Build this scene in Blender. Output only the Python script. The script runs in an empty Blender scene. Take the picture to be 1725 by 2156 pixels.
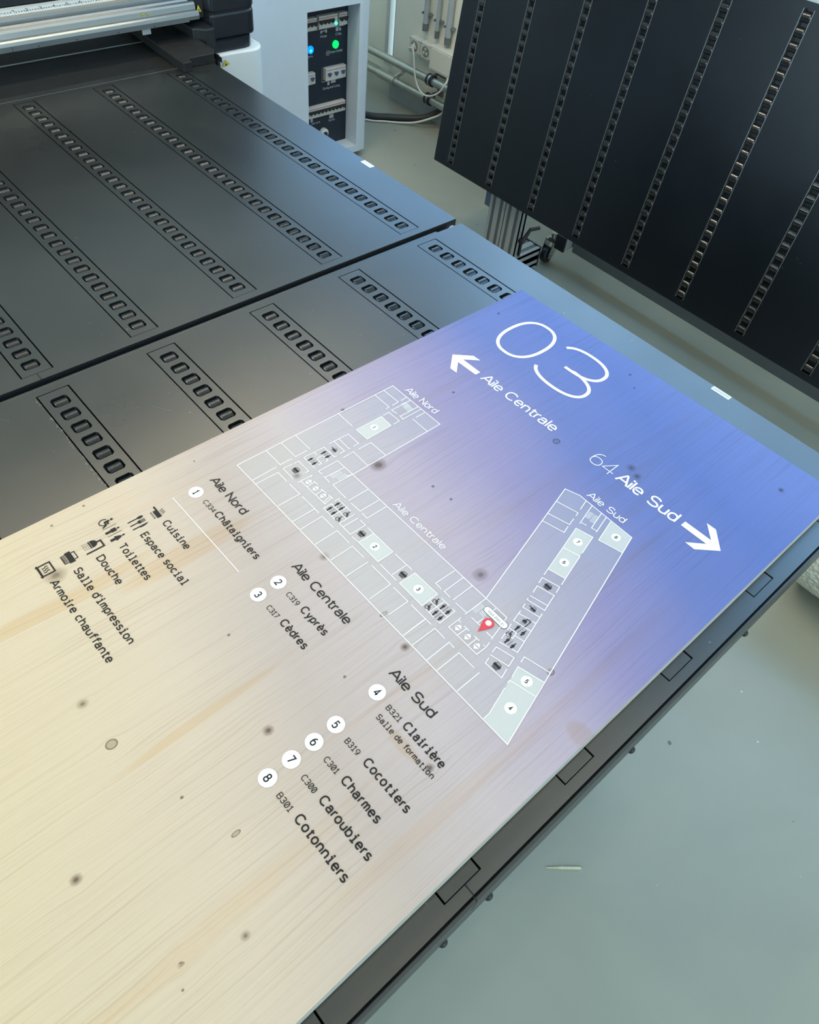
import bpy, bmesh, math, random
from mathutils import Vector, Matrix
from mathutils.geometry import tessellate_polygon
random.seed(7)
SC = bpy.context.scene
COL = SC.collection
PI = math.pi

# ---------------------------------------------------------------- camera
cam_d = bpy.data.cameras.new('camera')
cam = bpy.data.objects.new('camera', cam_d)
COL.objects.link(cam)
_r = Vector((0.65965108, 0.74632277, 0.08867232))
_u = Vector((-0.61333932, 0.46637765, 0.63742197))
_w = Vector((-0.43436774, 0.47486231, -0.76539562))
cam.matrix_world = Matrix(((_r.x, _u.x, -_w.x, 0.0), (_r.y, _u.y, -_w.y, 0.0), (_r.z, _u.z, -_w.z, 1.65), (0, 0, 0, 1)))
cam_d.sensor_fit = 'VERTICAL'
cam_d.sensor_height = 36.0
cam_d.lens = 36.0 * 1554.07 / 2156.0
cam_d.clip_start = 0.02
cam_d.clip_end = 60
SC.camera = cam

# ---------------------------------------------------------------- light and exposure
SC.view_settings.view_transform = 'Standard'
SC.view_settings.look = 'None'
SC.view_settings.exposure = 0.0
SC.view_settings.gamma = 1.0
SC.view_settings.use_curve_mapping = False
try:
    SC.cycles.use_denoising = True
    SC.cycles.max_bounces = 5
    SC.cycles.diffuse_bounces = 3
    SC.cycles.use_adaptive_sampling = True
    SC.cycles.adaptive_threshold = 0.04
    SC.cycles.sample_clamp_indirect = 6.0
except Exception:
    pass

world = bpy.data.worlds.new('sky_outside')
SC.world = world
world.use_nodes = True
world.node_tree.nodes['Background'].inputs[0].default_value = (0.45, 0.68, 1.0, 1)
world.node_tree.nodes['Background'].inputs[1].default_value = 1.5

def area(name, loc, target, sx, sy, power, color):
    d = bpy.data.lights.new(name, 'AREA')
    d.shape = 'RECTANGLE'; d.size = sx; d.size_y = sy
    d.energy = power; d.color = color
    o = bpy.data.objects.new(name, d); COL.objects.link(o)
    o.location = loc
    v = (Vector(target) - Vector(loc)).normalized()
    o.rotation_euler = v.to_track_quat('-Z', 'Y').to_euler()
    return o

# daylight through the high window band in the wall behind the printer
area('window_daylight', (-0.6, 2.86, 2.40), (-0.6, 0.0, 2.1), 3.8, 1.06, 29.0, (0.055, 0.42, 1.08))
area('window_daylight', (-3.55, 2.86, 2.08), (-3.55, 0.0, 1.8), 2.0, 0.52, 14.0, (0.055, 0.42, 1.08))
# daylight through the window of the right-hand wall
area('side_window_daylight', (3.35, 0.2, 1.75), (-2.0, 0.6, 0.9), 2.6, 1.5, 41.0, (0.82, 0.93, 1.0))
# daylight through the window behind the viewer
area('front_window_daylight', (-1.5, -3.15, 1.85), (-1.5, 0.0, 1.6), 4.0, 1.4, 128.0, (0.62, 0.84, 1.0))
# twin-tube ceiling lamps
for lx, lk in ((-2.2, 2.15), (-1.2, 1.25), (-0.1, 0.35), (1.3, 0.3)):
    for ly, lp in ((-1.4, 0.4), (0.35, 2.5), (1.35, 4.0)):
        for dx in (-0.09, 0.09):
            area('ceiling_tube_light', (lx + dx, ly, 2.93), (lx + dx, ly, 0), 0.05, 1.2, lp * lk, (1.0, 0.86, 0.62))

# ---------------------------------------------------------------- materials
class NT:
    def __init__(s, name):
        s.m = bpy.data.materials.new(name); s.m.use_nodes = True
        s.t = s.m.node_tree; s.n = s.t.nodes
        s.b = s.n['Principled BSDF']
    def new(s, typ, **kw):
        nd = s.n.new(typ)
        for k, v in kw.items(): setattr(nd, k, v)
        return nd
    def put(s, sock, v):
        if hasattr(v, 'is_output') or isinstance(v, bpy.types.NodeSocket): s.t.links.new(v, sock)
        else:
            try: sock.default_value = v
            except Exception: sock.default_value = (v, v, v)
    def math(s, op, a, b=0.0, c=None, clamp=False):
        nd = s.new('ShaderNodeMath', operation=op, use_clamp=clamp)
        s.put(nd.inputs[0], a); s.put(nd.inputs[1], b)
        if c is not None: s.put(nd.inputs[2], c)
        return nd.outputs[0]
    def noise(s, vec, scale, detail=2.0, rough=0.5, dist=0.0):
        nd = s.new('ShaderNodeTexNoise')
        s.t.links.new(vec, nd.inputs['Vector'])
        nd.inputs['Scale'].default_value = scale; nd.inputs['Detail'].default_value = detail
        nd.inputs['Roughness'].default_value = rough; nd.inputs['Distortion'].default_value = dist
        return nd.outputs['Fac']
    def ramp(s, fac, stops, interp='LINEAR'):
        nd = s.new('ShaderNodeValToRGB'); cr = nd.color_ramp; cr.interpolation = interp
        while len(cr.elements) < len(stops): cr.elements.new(0.5)
        for e, (p, c) in zip(cr.elements, stops):
            e.position = p
            e.color = (c, c, c, 1) if isinstance(c, (int, float)) else (*c, 1)
        s.put(nd.inputs[0], fac)
        return nd.outputs[0]
    def maprange(s, v, a, b, c=0.0, d=1.0, smooth=True):
        nd = s.new('ShaderNodeMapRange')
        nd.interpolation_type = 'SMOOTHSTEP' if smooth else 'LINEAR'
        s.put(nd.inputs[0], v); 
        nd.inputs[1].default_value = a; nd.inputs[2].default_value = b
        nd.inputs[3].default_value = c; nd.inputs[4].default_value = d
        return nd.outputs[0]
    def mix(s, typ, fac, a, b):
        nd = s.new('ShaderNodeMix', data_type='RGBA', blend_type=typ)
        s.put(nd.inputs[0], fac)
        for i, v in ((6, a), (7, b)):
            if isinstance(v, tuple): nd.inputs[i].default_value = (*v, 1) if len(v) == 3 else v
            elif isinstance(v, (int, float)): nd.inputs[i].default_value = (v, v, v, 1)
            else: s.t.links.new(v, nd.inputs[i])
        return nd.outputs[2]
    def obj(s): return s.new('ShaderNodeTexCoord').outputs['Object']
    def scaled(s, vec, sx, sy, sz):
        nd = s.new('ShaderNodeVectorMath', operation='MULTIPLY')
        s.t.links.new(vec, nd.inputs[0]); nd.inputs[1].default_value = (sx, sy, sz)
        return nd.outputs[0]
    def base(s, v): s.put(s.b.inputs['Base Color'], (*v, 1) if isinstance(v, tuple) else v)
    def bump(s, h, strength, dist=0.001):
        nd = s.new('ShaderNodeBump'); nd.inputs['Strength'].default_value = strength
        nd.inputs['Distance'].default_value = dist
        s.t.links.new(h, nd.inputs['Height']); s.t.links.new(nd.outputs[0], s.b.inputs['Normal'])

def simple(name, col, rough=0.5, metal=0.0, var=0.06, scale=14.0, spec=0.5, emit=None, strength=0.0, bump=0.0):
    n = NT(name)
    if var > 0:
        f = n.noise(n.obj(), scale, 4.0, 0.6)
        lo = tuple(c * (1 - var) for c in col); hi = tuple(min(1, c * (1 + var)) for c in col)
        n.base(n.ramp(f, [(0.3, lo), (0.7, hi)]))
        if bump: n.bump(n.noise(n.obj(), scale * 30, 2.0), bump)
    else: n.base(col)
    n.b.inputs['Roughness'].default_value = rough
    n.b.inputs['Metallic'].default_value = metal
    n.b.inputs['Specular IOR Level'].default_value = spec
    if emit:
        n.b.inputs['Emission Color'].default_value = (*emit, 1)
        n.b.inputs['Emission Strength'].default_value = strength
    return n.m

def coated_metal(name, col, rough, ior=1.8):
    """dark powder coat with fine dust, scratches and worn patches"""
    n = NT(name); p = n.obj()
    f = n.noise(p, 3.0, 5.0, 0.65)
    c1 = n.ramp(f, [(0.3, tuple(c * 0.88 for c in col)), (0.75, tuple(c * 1.12 for c in col))])
    sp = n.noise(p, 130.0, 1.0, 0.5)
    dust = n.maprange(sp, 0.775, 0.81)
    sc = n.noise(n.scaled(p, 9.0, 70.0, 10.0), 2.2, 2.0, 0.4, 0.6)
    scr = n.math('MULTIPLY', n.maprange(sc, 0.80, 0.82), 0.04)
    c2 = n.mix('MIX', n.math('MULTIPLY', dust, 0.28), c1, (0.35, 0.36, 0.33))
    c3 = n.mix('MIX', scr, c2, (0.16, 0.17, 0.16))
    n.base(c3)
    n.put(n.b.inputs['Roughness'], n.maprange(f, 0.3, 0.7, rough - 0.03, rough + 0.05, False))
    n.b.inputs['IOR'].default_value = ior
    n.bump(n.noise(p, 900.0, 2.0), 0.05, 0.0005)
    return n.m

M = {}
M['table'] = coated_metal('charcoal_powder_coat', (0.014, 0.016, 0.014), 0.30)
M['table_edge'] = simple('charcoal_edge_metal', (0.035, 0.04, 0.038), 0.38)
M['slot'] = simple('dark_slot_interior', (0.008, 0.009, 0.010), 0.7)
M['roller'] = simple('black_glossy_roller', (0.014, 0.015, 0.016), 0.09, var=0.15, scale=60)
M['belt'] = None
M['panel'] = coated_metal('black_panel_coat', (0.0035, 0.006, 0.0095), 0.33, 1.42)
M['panel_rail'] = simple('panel_slot_rail', (0.16, 0.175, 0.185), 0.4, 0.6)
M['alu'] = simple('anodised_aluminium', (0.31, 0.335, 0.34), 0.33, 0.85, 0.05, 8)
M['alu_dark'] = simple('dull_grey_profile', (0.13, 0.145, 0.15), 0.45, 0.3)
M['alu_leg'] = simple('leg_profile_aluminium', (0.38, 0.41, 0.41), 0.42, 0.35, 0.04)
M['steel'] = simple('zinc_steel', (0.55, 0.56, 0.53), 0.25, 1.0, 0.05)
M['pipe'] = simple('galvanised_pipe', (0.46, 0.47, 0.41), 0.33, 0.8, 0.08, 20)
M['black'] = simple('black_plastic', (0.012, 0.014, 0.017), 0.42)
M['black_rough'] = simple('worn_black_metal', (0.013, 0.0135, 0.0135), 0.5, var=0.3, scale=25, spec=0.3)
M['housing'] = simple('black_housing', (0.010, 0.013, 0.018), 0.36)
M['white_plastic'] = simple('white_enamel', (0.66, 0.69, 0.67), 0.3, var=0.02)
M['cabinet'] = simple('pale_grey_sheet_metal', (0.54, 0.63, 0.71), 0.38, var=0.02)
M['navy'] = simple('navy_control_panel', (0.008, 0.016, 0.03), 0.4)
M['socket'] = simple('cream_plastic', (0.72, 0.70, 0.60), 0.4, var=0.02)
M['socket_hole'] = simple('socket_recess', (0.25, 0.26, 0.23), 0.5, var=0.0)
M['conduit'] = simple('grey_conduit', (0.42, 0.46, 0.48), 0.4)
M['conduit_dark'] = simple('dark_conduit_sleeve', (0.15, 0.17, 0.18), 0.45)
M['cable_white'] = simple('white_cable', (0.70, 0.70, 0.62), 0.4, var=0.02)
M['cable_black'] = simple('black_cable', (0.03, 0.031, 0.03), 0.5)
M['breaker'] = simple('breaker_grey', (0.50, 0.50, 0.46), 0.45, var=0.03)
M['breaker_red'] = simple('breaker_red_stripe', (0.42, 0.10, 0.10), 0.5, var=0.0)
M['toggle_blue'] = simple('blue_toggle', (0.03, 0.07, 0.16), 0.4, var=0.0)
M['print_grey'] = simple('grey_print', (0.40, 0.44, 0.47), 0.6, var=0.0)
M['led_green'] = simple('green_lamp', (0.0, 0.6, 0.12), 0.3, var=0.0, emit=(0.0, 1.0, 0.13), strength=1.3)
M['led_teal'] = simple('teal_lamp', (0.1, 0.7, 0.5), 0.3, var=0.0, emit=(0.05, 1.0, 0.62), strength=1.6)
M['led_blue'] = simple('blue_lamp', (0.0, 0.2, 0.8), 0.3, var=0.0, emit=(0.0, 0.22, 1.0), strength=1.5)
M['led_core'] = simple('lamp_core', (0.3, 0.8, 1.0), 0.3, var=0.0, emit=(0.0, 0.7, 1.0), strength=1.3)
M['yellow'] = simple('warning_yellow', (0.68, 0.60, 0.03), 0.45, var=0.0)
M['ink_black'] = simple('warning_black', (0.01, 0.01, 0.01), 0.5, var=0.0)
M['sticker'] = simple('white_sticker', (0.70, 0.73, 0.72), 0.4, var=0.05, scale=300)
M['white_ink'] = simple('white_print_ink', (0.90, 0.92, 0.89), 0.45, var=0.0, spec=0.3)
M['dark_ink'] = simple('dark_print_ink', (0.020, 0.019, 0.018), 0.5, var=0.0, spec=0.2)
M['red_ink'] = simple('red_print_ink', (0.70, 0.055, 0.075), 0.5, var=0.0, spec=0.3)
M['splinter'] = simple('pale_splinter', (0.62, 0.57, 0.38), 0.7, var=0.15, scale=200)
M['window'] = simple('bright_window', (0.5, 0.7, 0.9), 0.2, var=0.0, emit=(0.62, 0.86, 1.0), strength=2.2)
M['wall'] = simple('painted_plaster', (0.84, 0.83, 0.70), 0.8, var=0.03, scale=6, bump=0.05)
M['ceiling'] = simple('ceiling_paint', (0.62, 0.62, 0.58), 0.85, var=0.02)
M['frame_white'] = simple('window_frame_paint', (0.60, 0.60, 0.55), 0.5, var=0.02)

def translucent(name, col, alpha):
    n = NT(name)
    n.base(col); n.b.inputs['Roughness'].default_value = 0.5
    n.b.inputs['Specular IOR Level'].default_value = 0.3
    n.b.inputs['Alpha'].default_value = alpha
    return n.m
M['veil'] = translucent('thin_white_ink_film', (0.80, 0.80, 0.76), 0.20)
M['room_fill'] = translucent('pale_room_ink_film', (0.84, 0.84, 0.77), 0.55)

def belt_mat():
    n = NT('ribbed_transport_belt'); p = n.obj()
    w = n.new('ShaderNodeTexWave', wave_type='BANDS', bands_direction='X')
    n.t.links.new(p, w.inputs['Vector']); w.inputs['Scale'].default_value = 90; w.inputs['Distortion'].default_value = 0.4
    f = n.noise(n.scaled(p, 60, 3, 1), 3.0, 3.0)
    c = n.ramp(n.math('MULTIPLY', w.outputs['Fac'], f), [(0.15, (0.003, 0.004, 0.005)), (0.6, (0.016, 0.018, 0.018))])
    n.base(c); n.b.inputs['Roughness'].default_value = 0.65
    n.b.inputs['Specular IOR Level'].default_value = 0.18
    n.bump(w.outputs['Fac'], 0.4, 0.001)
    return n.m
M['belt'] = belt_mat()

def floor_mat():
    n = NT('grey_epoxy_floor'); p = n.obj()
    f = n.noise(p, 1.6, 4.0, 0.55, 0.4)
    c = n.ramp(f, [(0.3, (0.265, 0.275, 0.222)), (0.7, (0.34, 0.34, 0.27))])
    s1 = n.maprange(n.noise(p, 30.0, 0.0), 0.845, 0.865)
    s2 = n.maprange(n.noise(n.scaled(p, 1, 1, 3), 70.0, 0.0), 0.885, 0.90)
    c = n.mix('MIX', n.math('MULTIPLY', s1, 0.75), c, (0.05, 0.055, 0.05))
    c = n.mix('MIX', n.math('MULTIPLY', s2, 0.7), c, (0.7, 0.72, 0.68))
    n.base(c)
    n.put(n.b.inputs['Roughness'], n.maprange(n.noise(p, 4.0, 3.0), 0.3, 0.7, 0.30, 0.42, False))
    n.bump(n.noise(p, 6.0, 2.0), 0.08, 0.002)
    return n.m
M['floor'] = floor_mat()

def bubble_mat():
    n = NT('bubble_wrap_film'); p = n.obj()
    v = n.new('ShaderNodeTexVoronoi'); v.feature = 'F1'
    n.t.links.new(p, v.inputs['Vector']); v.inputs['Scale'].default_value = 75
    n.base(n.ramp(v.outputs['Distance'], [(0.1, (0.78, 0.77, 0.66)), (0.6, (0.60, 0.60, 0.50))]))
    n.b.inputs['Roughness'].default_value = 0.25
    n.bump(v.outputs['Distance'], 1.0, 0.006)
    return n.m
M['bubble'] = bubble_mat()

KNOTS = [(-495.4,467.6,8.3,1),(-364.9,19.2,5.0,2),(-218.1,65.1,4.0,3),(-420.8,17.0,3.7,0),(-281.1,143.8,4.3,1),(-273.8,-60.8,4.0,1),(-159.7,-26.2,3.5,4),
(-143.2,25.8,2.8,0),(-418.7,318.8,4.0,0),(-266.3,314.2,4.2,1),(-283.0,450.1,6.3,0),(-313.2,322.9,4.3,3),(-142.2,419.5,3.8,2),(-379.4,700.7,4.9,2),
(-422.7,500.6,2.0,1),(-391.9,504.4,1.9,1),(-149.0,244.0,3.8,1),(-582.0,64.3,7.5,0),(-608.2,495.9,2.6,1),(-544.2,369.4,4.6,1),(-542.2,652.2,2.1,1),
(-641.6,852.2,2.4,1),(-407.7,910.7,2.2,1),(-383.6,890.2,1.6,1),(-280.2,747.4,4.5,0),(-265.1,740.7,4.2,0),(-123.5,886.8,3.5,1),(-652.0,91.5,1.6,1),
(-658.4,134.3,1.6,1),(-644.6,278.6,1.2,1),(-279.5,240.0,1.6,1),(-277.6,44.5,1.6,1),(-397.9,172.8,1.6,1),(-143.1,-33.8,1.1,1)]

def wood_mat():
    n = NT('printed_spruce_panel'); p = n.obj()
    sep = n.new('ShaderNodeSeparateXYZ'); n.t.links.new(p, sep.inputs[0])
    x, y = sep.outputs[0], sep.outputs[1]
    # knots: colour mask and grain deflection
    kmask = None; defl = None; ring = None
    for i, (kx, ky, kr, kind) in enumerate(KNOTS):
        kx, ky, kr = kx / 1000, ky / 1000, kr / 1000
        dx = n.math('SUBTRACT', x, kx); dy = n.math('SUBTRACT', y, ky)
        el = 1.0 if kind != 3 else 0.55
        d2 = n.math('ADD', n.math('MULTIPLY', n.math('MULTIPLY', dx, dx), 1.0 / (kr * kr * el * el)), n.math('MULTIPLY', n.math('MULTIPLY', dy, dy), 0.75 / (kr * kr)))
        if kr > 0.0024:
            g = n.math('DIVIDE', n.math('MULTIPLY', dx, -0.85), n.math('ADD', n.math('MULTIPLY', d2, 0.25), 1.0))
            defl = g if defl is None else n.math('ADD', defl, g)
        if kind == 0: k = n.maprange(d2, 0.3, 3.2, 0.40, 0.0)
        elif kind == 1: k = n.maprange(d2, 0.5, 1.6, 0.62, 0.0)
        elif kind == 4: k = n.maprange(n.math('ADD', d2, n.math('MULTIPLY', n.noise(n.scaled(p, 1, .5, 1), 420.0, 1.0), 2.0)), 0.9, 1.9, 0.9, 0.0)
        else:
            a = n.maprange(d2, 0.9, 1.35, 1.0, 0.0); b = n.maprange(d2, 0.45, 0.85, 0.45, 1.0)
            k = n.math('MULTIPLY', n.math('MULTIPLY', a, b), 0.85)
        if kr > 0.0024 and kind in (0, 1):
            rg = n.noise(n.scaled(p, 1.0, 1.0, 1.0), 1.6 / kr, 2.0, 0.6)
            k = n.math('MULTIPLY', n.maprange(n.math('ADD', d2, n.math('MULTIPLY', rg, 1.2)), 0.3, 3.0 if kind else 3.8, 1.0, 0.0), n.math('ADD', n.math('MULTIPLY', rg, 0.5), 0.42 if kind else 0.24))
        if kind in (0, 1): k = n.math('ADD', k, n.maprange(d2, 0.02, 0.5, 0.28, 0.0))
        kmask = k if kmask is None else n.math('MAXIMUM', kmask, k)
    xd = n.math('ADD', x, defl)
    lam = n.math('FLOOR', n.math('MULTIPLY', n.math('ADD', x, 0.7), 8.6))
    cmb = n.new('ShaderNodeCombineXYZ')
    n.put(cmb.inputs[0], xd); n.put(cmb.inputs[1], n.math('ADD', y, n.math('MULTIPLY', lam, 3.17))); n.put(cmb.inputs[2], n.math('MULTIPLY', lam, 0.37))
    gv = cmb.outputs[0]
    wob = n.noise(n.scaled(gv, 5.0, 1.1, 1.0), 2.2, 2.0)
    xr = n.math('ADD', xd, n.math('MULTIPLY', wob, 0.016))
    cmb2 = n.new('ShaderNodeCombineXYZ'); n.put(cmb2.inputs[0], xr); n.put(cmb2.inputs[1], n.math('MULTIPLY', y, 0.012)); n.put(cmb2.inputs[2], lam)
    rings = n.noise(cmb2.outputs[0], 400.0, 1.5, 0.55)
    wn = n.new('ShaderNodeTexWhiteNoise', noise_dimensions='1D'); n.put(wn.inputs['W'], n.math('ADD', lam, 3.3))
    line = n.math('MULTIPLY', n.maprange(rings, 0.54, 0.66), n.math('ADD', n.math('MULTIPLY', wn.outputs['Value'], 0.75), 0.45))
    fine = n.noise(n.scaled(gv, 420.0, 5.0, 1.0), 1.0, 3.0, 0.6)
    broad = n.noise(n.scaled(gv, 22.0, 1.6, 1.0), 1.0, 3.0)
    patch = n.maprange(broad, 0.56, 0.70)
    tan = None
    for cx, cy, rx, ry in ((-0.186, 0.2385, 0.027, 0.0085), (-0.079, 0.390, 0.018, 0.013), (-0.520, 0.2, 0.016, 0.09), (-0.545, 0.05, 0.010, 0.12), (-0.335, 0.10, 0.006, 0.10)):
        ex_ = n.math('MULTIPLY', n.math('SUBTRACT', xd, cx), 1.0 / rx); ey_ = n.math('MULTIPLY', n.math('SUBTRACT', y, cy), 1.0 / ry)
        q = n.maprange(n.math('ADD', n.math('ADD', n.math('MULTIPLY', ex_, ex_), n.math('MULTIPLY', ey_, ey_)), n.math('MULTIPLY', broad, 0.9)), 0.7, 1.7, 0.45, 0.0)
        tan = q if tan is None else n.math('MAXIMUM', tan, q)
    # printed colour wash
    v = n.math('ADD', n.math('MULTIPLY', y, 1.0), n.math('MULTIPLY', n.math('ADD', x, 0.366), 0.27))
    v = n.math('ADD', v, n.math('MULTIPLY', n.math('SUBTRACT', n.noise(p, 3.2, 1.0), 0.5), 0.16))
    v = n.maprange(v, -0.1, 1.0, 0.0, 1.0, False)
    wash = n.ramp(v, WASH)
    wood = n.mix('MIX', n.math('MULTIPLY', patch, 0.30), wash, n.mix('MULTIPLY', 1.0, wash, (0.97, 0.82, 0.62)))
    wood = n.mix('MIX', n.math('MULTIPLY', line, 0.27), wood, n.mix('MULTIPLY', 1.0, wood, (0.72, 0.64, 0.58)))
    wood = n.mix('MIX', n.maprange(fine, 0.35, 0.75, 0.0, 0.22), wood, n.mix('MULTIPLY', 1.0, wood, (0.72, 0.70, 0.68)))
    wood = n.mix('MIX', tan, wood, n.mix('MULTIPLY', 1.0, wood, (0.92, 0.74, 0.50)))
    knotted = n.mix('MIX', kmask, wood, n.mix('MULTIPLY', 1.0, wood, (0.20, 0.145, 0.10)))
    n.base(knotted)
    n.b.inputs['Roughness'].default_value = 0.48
    n.b.inputs['Specular IOR Level'].default_value = 0.35
    n.bump(n.math('ADD', fine, line), 0.06, 0.0006)
    return n.m
WASH = [(0.00, (0.67, 0.515, 0.325)), (0.16, (0.63, 0.49, 0.36)), (0.30, (0.495, 0.395, 0.345)), (0.40, (0.51, 0.42, 0.41)), (0.52, (0.42, 0.345, 0.415)),
        (0.62, (0.262, 0.225, 0.385)), (0.74, (0.122, 0.155, 0.39)), (0.86, (0.088, 0.135, 0.395)), (1.0, (0.116, 0.166, 0.44))]
M['wood'] = wood_mat()
M['wood_edge'] = simple('raw_spruce_edge', (0.56, 0.55, 0.48), 0.6, var=0.1, scale=80)

# ---------------------------------------------------------------- mesh helpers
class MB:
    def __init__(s): s.v = []; s.f = []; s.mi = []; s.cur = 0
    def add(s, vs, fs):
        o = len(s.v); s.v += [tuple(v) for v in vs]
        s.f += [tuple(i + o for i in f) for f in fs]; s.mi += [s.cur] * len(fs)
        return s
    def box(s, x0, x1, y0, y1, z0, z1):
        return s.add([(x0,y0,z0),(x1,y0,z0),(x1,y1,z0),(x0,y1,z0),(x0,y0,z1),(x1,y0,z1),(x1,y1,z1),(x0,y1,z1)],
                     [(0,3,2,1),(4,5,6,7),(0,1,5,4),(1,2,6,5),(2,3,7,6),(3,0,4,7)])
    def prism(s, poly, z0, z1, axis='z'):
        n = len(poly)
        def P(a, b, c): return (a, b, c) if axis == 'z' else ((c, a, b) if axis == 'x' else (a, c, b))
        vs = [P(a, b, z0) for a, b in poly] + [P(a, b, z1) for a, b in poly]
        fs = [tuple(range(n))[::-1], tuple(range(n, 2 * n))] + [(i, (i + 1) % n, n + (i + 1) % n, n + i) for i in range(n)]
        return s.add(vs, fs)
    def flat(s, poly, z, holes=()):
        loops = [[Vector((a, b, 0)) for a, b in poly]] + [[Vector((a, b, 0)) for a, b in h] for h in holes]
        pts = [p for l in loops for p in l]
        tris = tessellate_polygon(loops)
        fs = []
        for t in tris:
            a, b, c = (pts[i] for i in t)
            if (b - a).cross(c - a).z < 0: t = (t[0], t[2], t[1])
            fs.append(tuple(t))
        return s.add([(p.x, p.y, z) for p in pts], fs)
    def cyl(s, p0, p1, r, n=20, r1=None, caps=True):
        p0, p1 = Vector(p0), Vector(p1); r1 = r if r1 is None else r1
        d = (p1 - p0).normalized(); a = d.orthogonal().normalized(); b = d.cross(a)
        vs = []
        for p, rr in ((p0, r), (p1, r1)):
            vs += [tuple(p + (a * math.cos(2*PI*i/n) + b * math.sin(2*PI*i/n)) * rr) for i in range(n)]
        fs = [(i, (i + 1) % n, n + (i + 1) % n, n + i) for i in range(n)]
        if caps: fs += [tuple(range(n))[::-1], tuple(range(n, 2*n))]
        return s.add(vs, fs)
    def tube(s, pts, r, n=10):
        pts = [Vector(p) for p in pts]; rings = []
        up = Vector((0.13, 0.21, 0.97))
        for i, p in enumerate(pts):
            t = (pts[min(i + 1, len(pts) - 1)] - pts[max(i - 1, 0)]).normalized()
            a = t.cross(up).normalized(); b = t.cross(a)
            rings.append([p + (a * math.cos(2*PI*k/n) + b * math.sin(2*PI*k/n)) * r for k in range(n)])
        vs = [tuple(v) for rg in rings for v in rg]; fs = []
        for i in range(len(rings) - 1):
            for k in range(n):
                fs.append((i*n+k, i*n+(k+1)%n, (i+1)*n+(k+1)%n, (i+1)*n+k))
        fs += [tuple(range(n))[::-1], tuple(range((len(rings)-1)*n, len(rings)*n))]
        return s.add(vs, fs)
    def stroke(s, pts, w, z):
        """flat ribbon along a 2D polyline with mitred joins"""
        P = [Vector((a, b)) for a, b in pts]
        Q = [P[0]]
        for p in P[1:]:
            if (p - Q[-1]).length > 1e-7: Q.append(p)
        P = Q
        if len(P) < 2: return s
        closed = (P[0] - P[-1]).length < 1e-6 and len(P) > 3
        if closed: P = P[:-1]
        n = len(P); L = []; R = []
        for i in range(n):
            if closed: a, b, c = P[i-1], P[i], P[(i+1) % n]
            else: a, b, c = P[max(i-1, 0)], P[i], P[min(i+1, n-1)]
            d0 = (b - a); d1 = (c - b)
            if d0.length < 1e-9: d0 = d1
            if d1.length < 1e-9: d1 = d0
            d0 = d0.normalized(); d1 = d1.normalized()
            n0 = Vector((-d0.y, d0.x)); n1 = Vector((-d1.y, d1.x))
            m = n0 + n1
            if m.length < 1e-4: m = n0
            m.normalize(); k = (w / 2) / max(0.34, m.dot(n0))
            L.append(b + m * k); R.append(b - m * k)
        vs = [(p.x, p.y, z) for p in L] + [(p.x, p.y, z) for p in R]
        fs = []
        for i in range(n if closed else n - 1):
            j = (i + 1) % n
            fs.append((i, n + i, n + j, j))
        return s.add(vs, fs)
    def build(s, name, mats, parent=None, bevel=0.0, smooth=False, seg=2):
        me = bpy.data.meshes.new(name); me.from_pydata(s.v, [], s.f)
        mats = mats if isinstance(mats, (list, tuple)) else [mats]
        for m in mats: me.materials.append(m)
        for p, i in zip(me.polygons, s.mi): p.material_index = min(i, len(mats) - 1)
        me.validate(); me.update()
        if smooth:
            for p in me.polygons: p.use_smooth = True
            try: me.set_sharp_from_angle(angle=math.radians(40))
            except Exception: pass
        o = bpy.data.objects.new(name, me); COL.objects.link(o)
        if bevel:
            b = o.modifiers.new('edge', 'BEVEL'); b.width = bevel; b.segments = seg; b.limit_method = 'ANGLE'
            b.angle_limit = math.radians(40)
        if parent is not None: attach(o, parent)
        return o

def world_mat(o):
    m = Matrix.LocRotScale(o.location, o.rotation_euler, o.scale)
    return m if o.parent is None else world_mat(o.parent) @ o.matrix_parent_inverse @ m
def attach(o, parent):
    """parent keeping the world-space coordinates the mesh was written in"""
    o.parent = parent; o.matrix_parent_inverse = world_mat(parent).inverted()
def tag(o, label, cat, group=None):
    o['label'] = label; o['category'] = cat
    if group: o['group'] = group
    return o
def struct(o): o['kind'] = 'structure'; return o
def thing(name, loc, label, cat, group=None):
    o = bpy.data.objects.new(name, None); COL.objects.link(o); o.location = loc
    o.empty_display_size = 0.05
    return tag(o, label, cat, group)
def rrect(x0, x1, y0, y1, r, n=6):
    out = []
    for cx, cy, a in ((x1-r, y1-r, 0), (x0+r, y1-r, 90), (x0+r, y0+r, 180), (x1-r, y0+r, 270)):
        for i in range(n + 1):
            t = math.radians(a + 90 * i / n); out.append((cx + r*math.cos(t), cy + r*math.sin(t)))
    return out
def circle(cx, cy, r, n=40, ry=None):
    ry = r if ry is None else ry
    return [(cx + r*math.cos(2*PI*i/n), cy + ry*math.sin(2*PI*i/n)) for i in range(n)]

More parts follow.
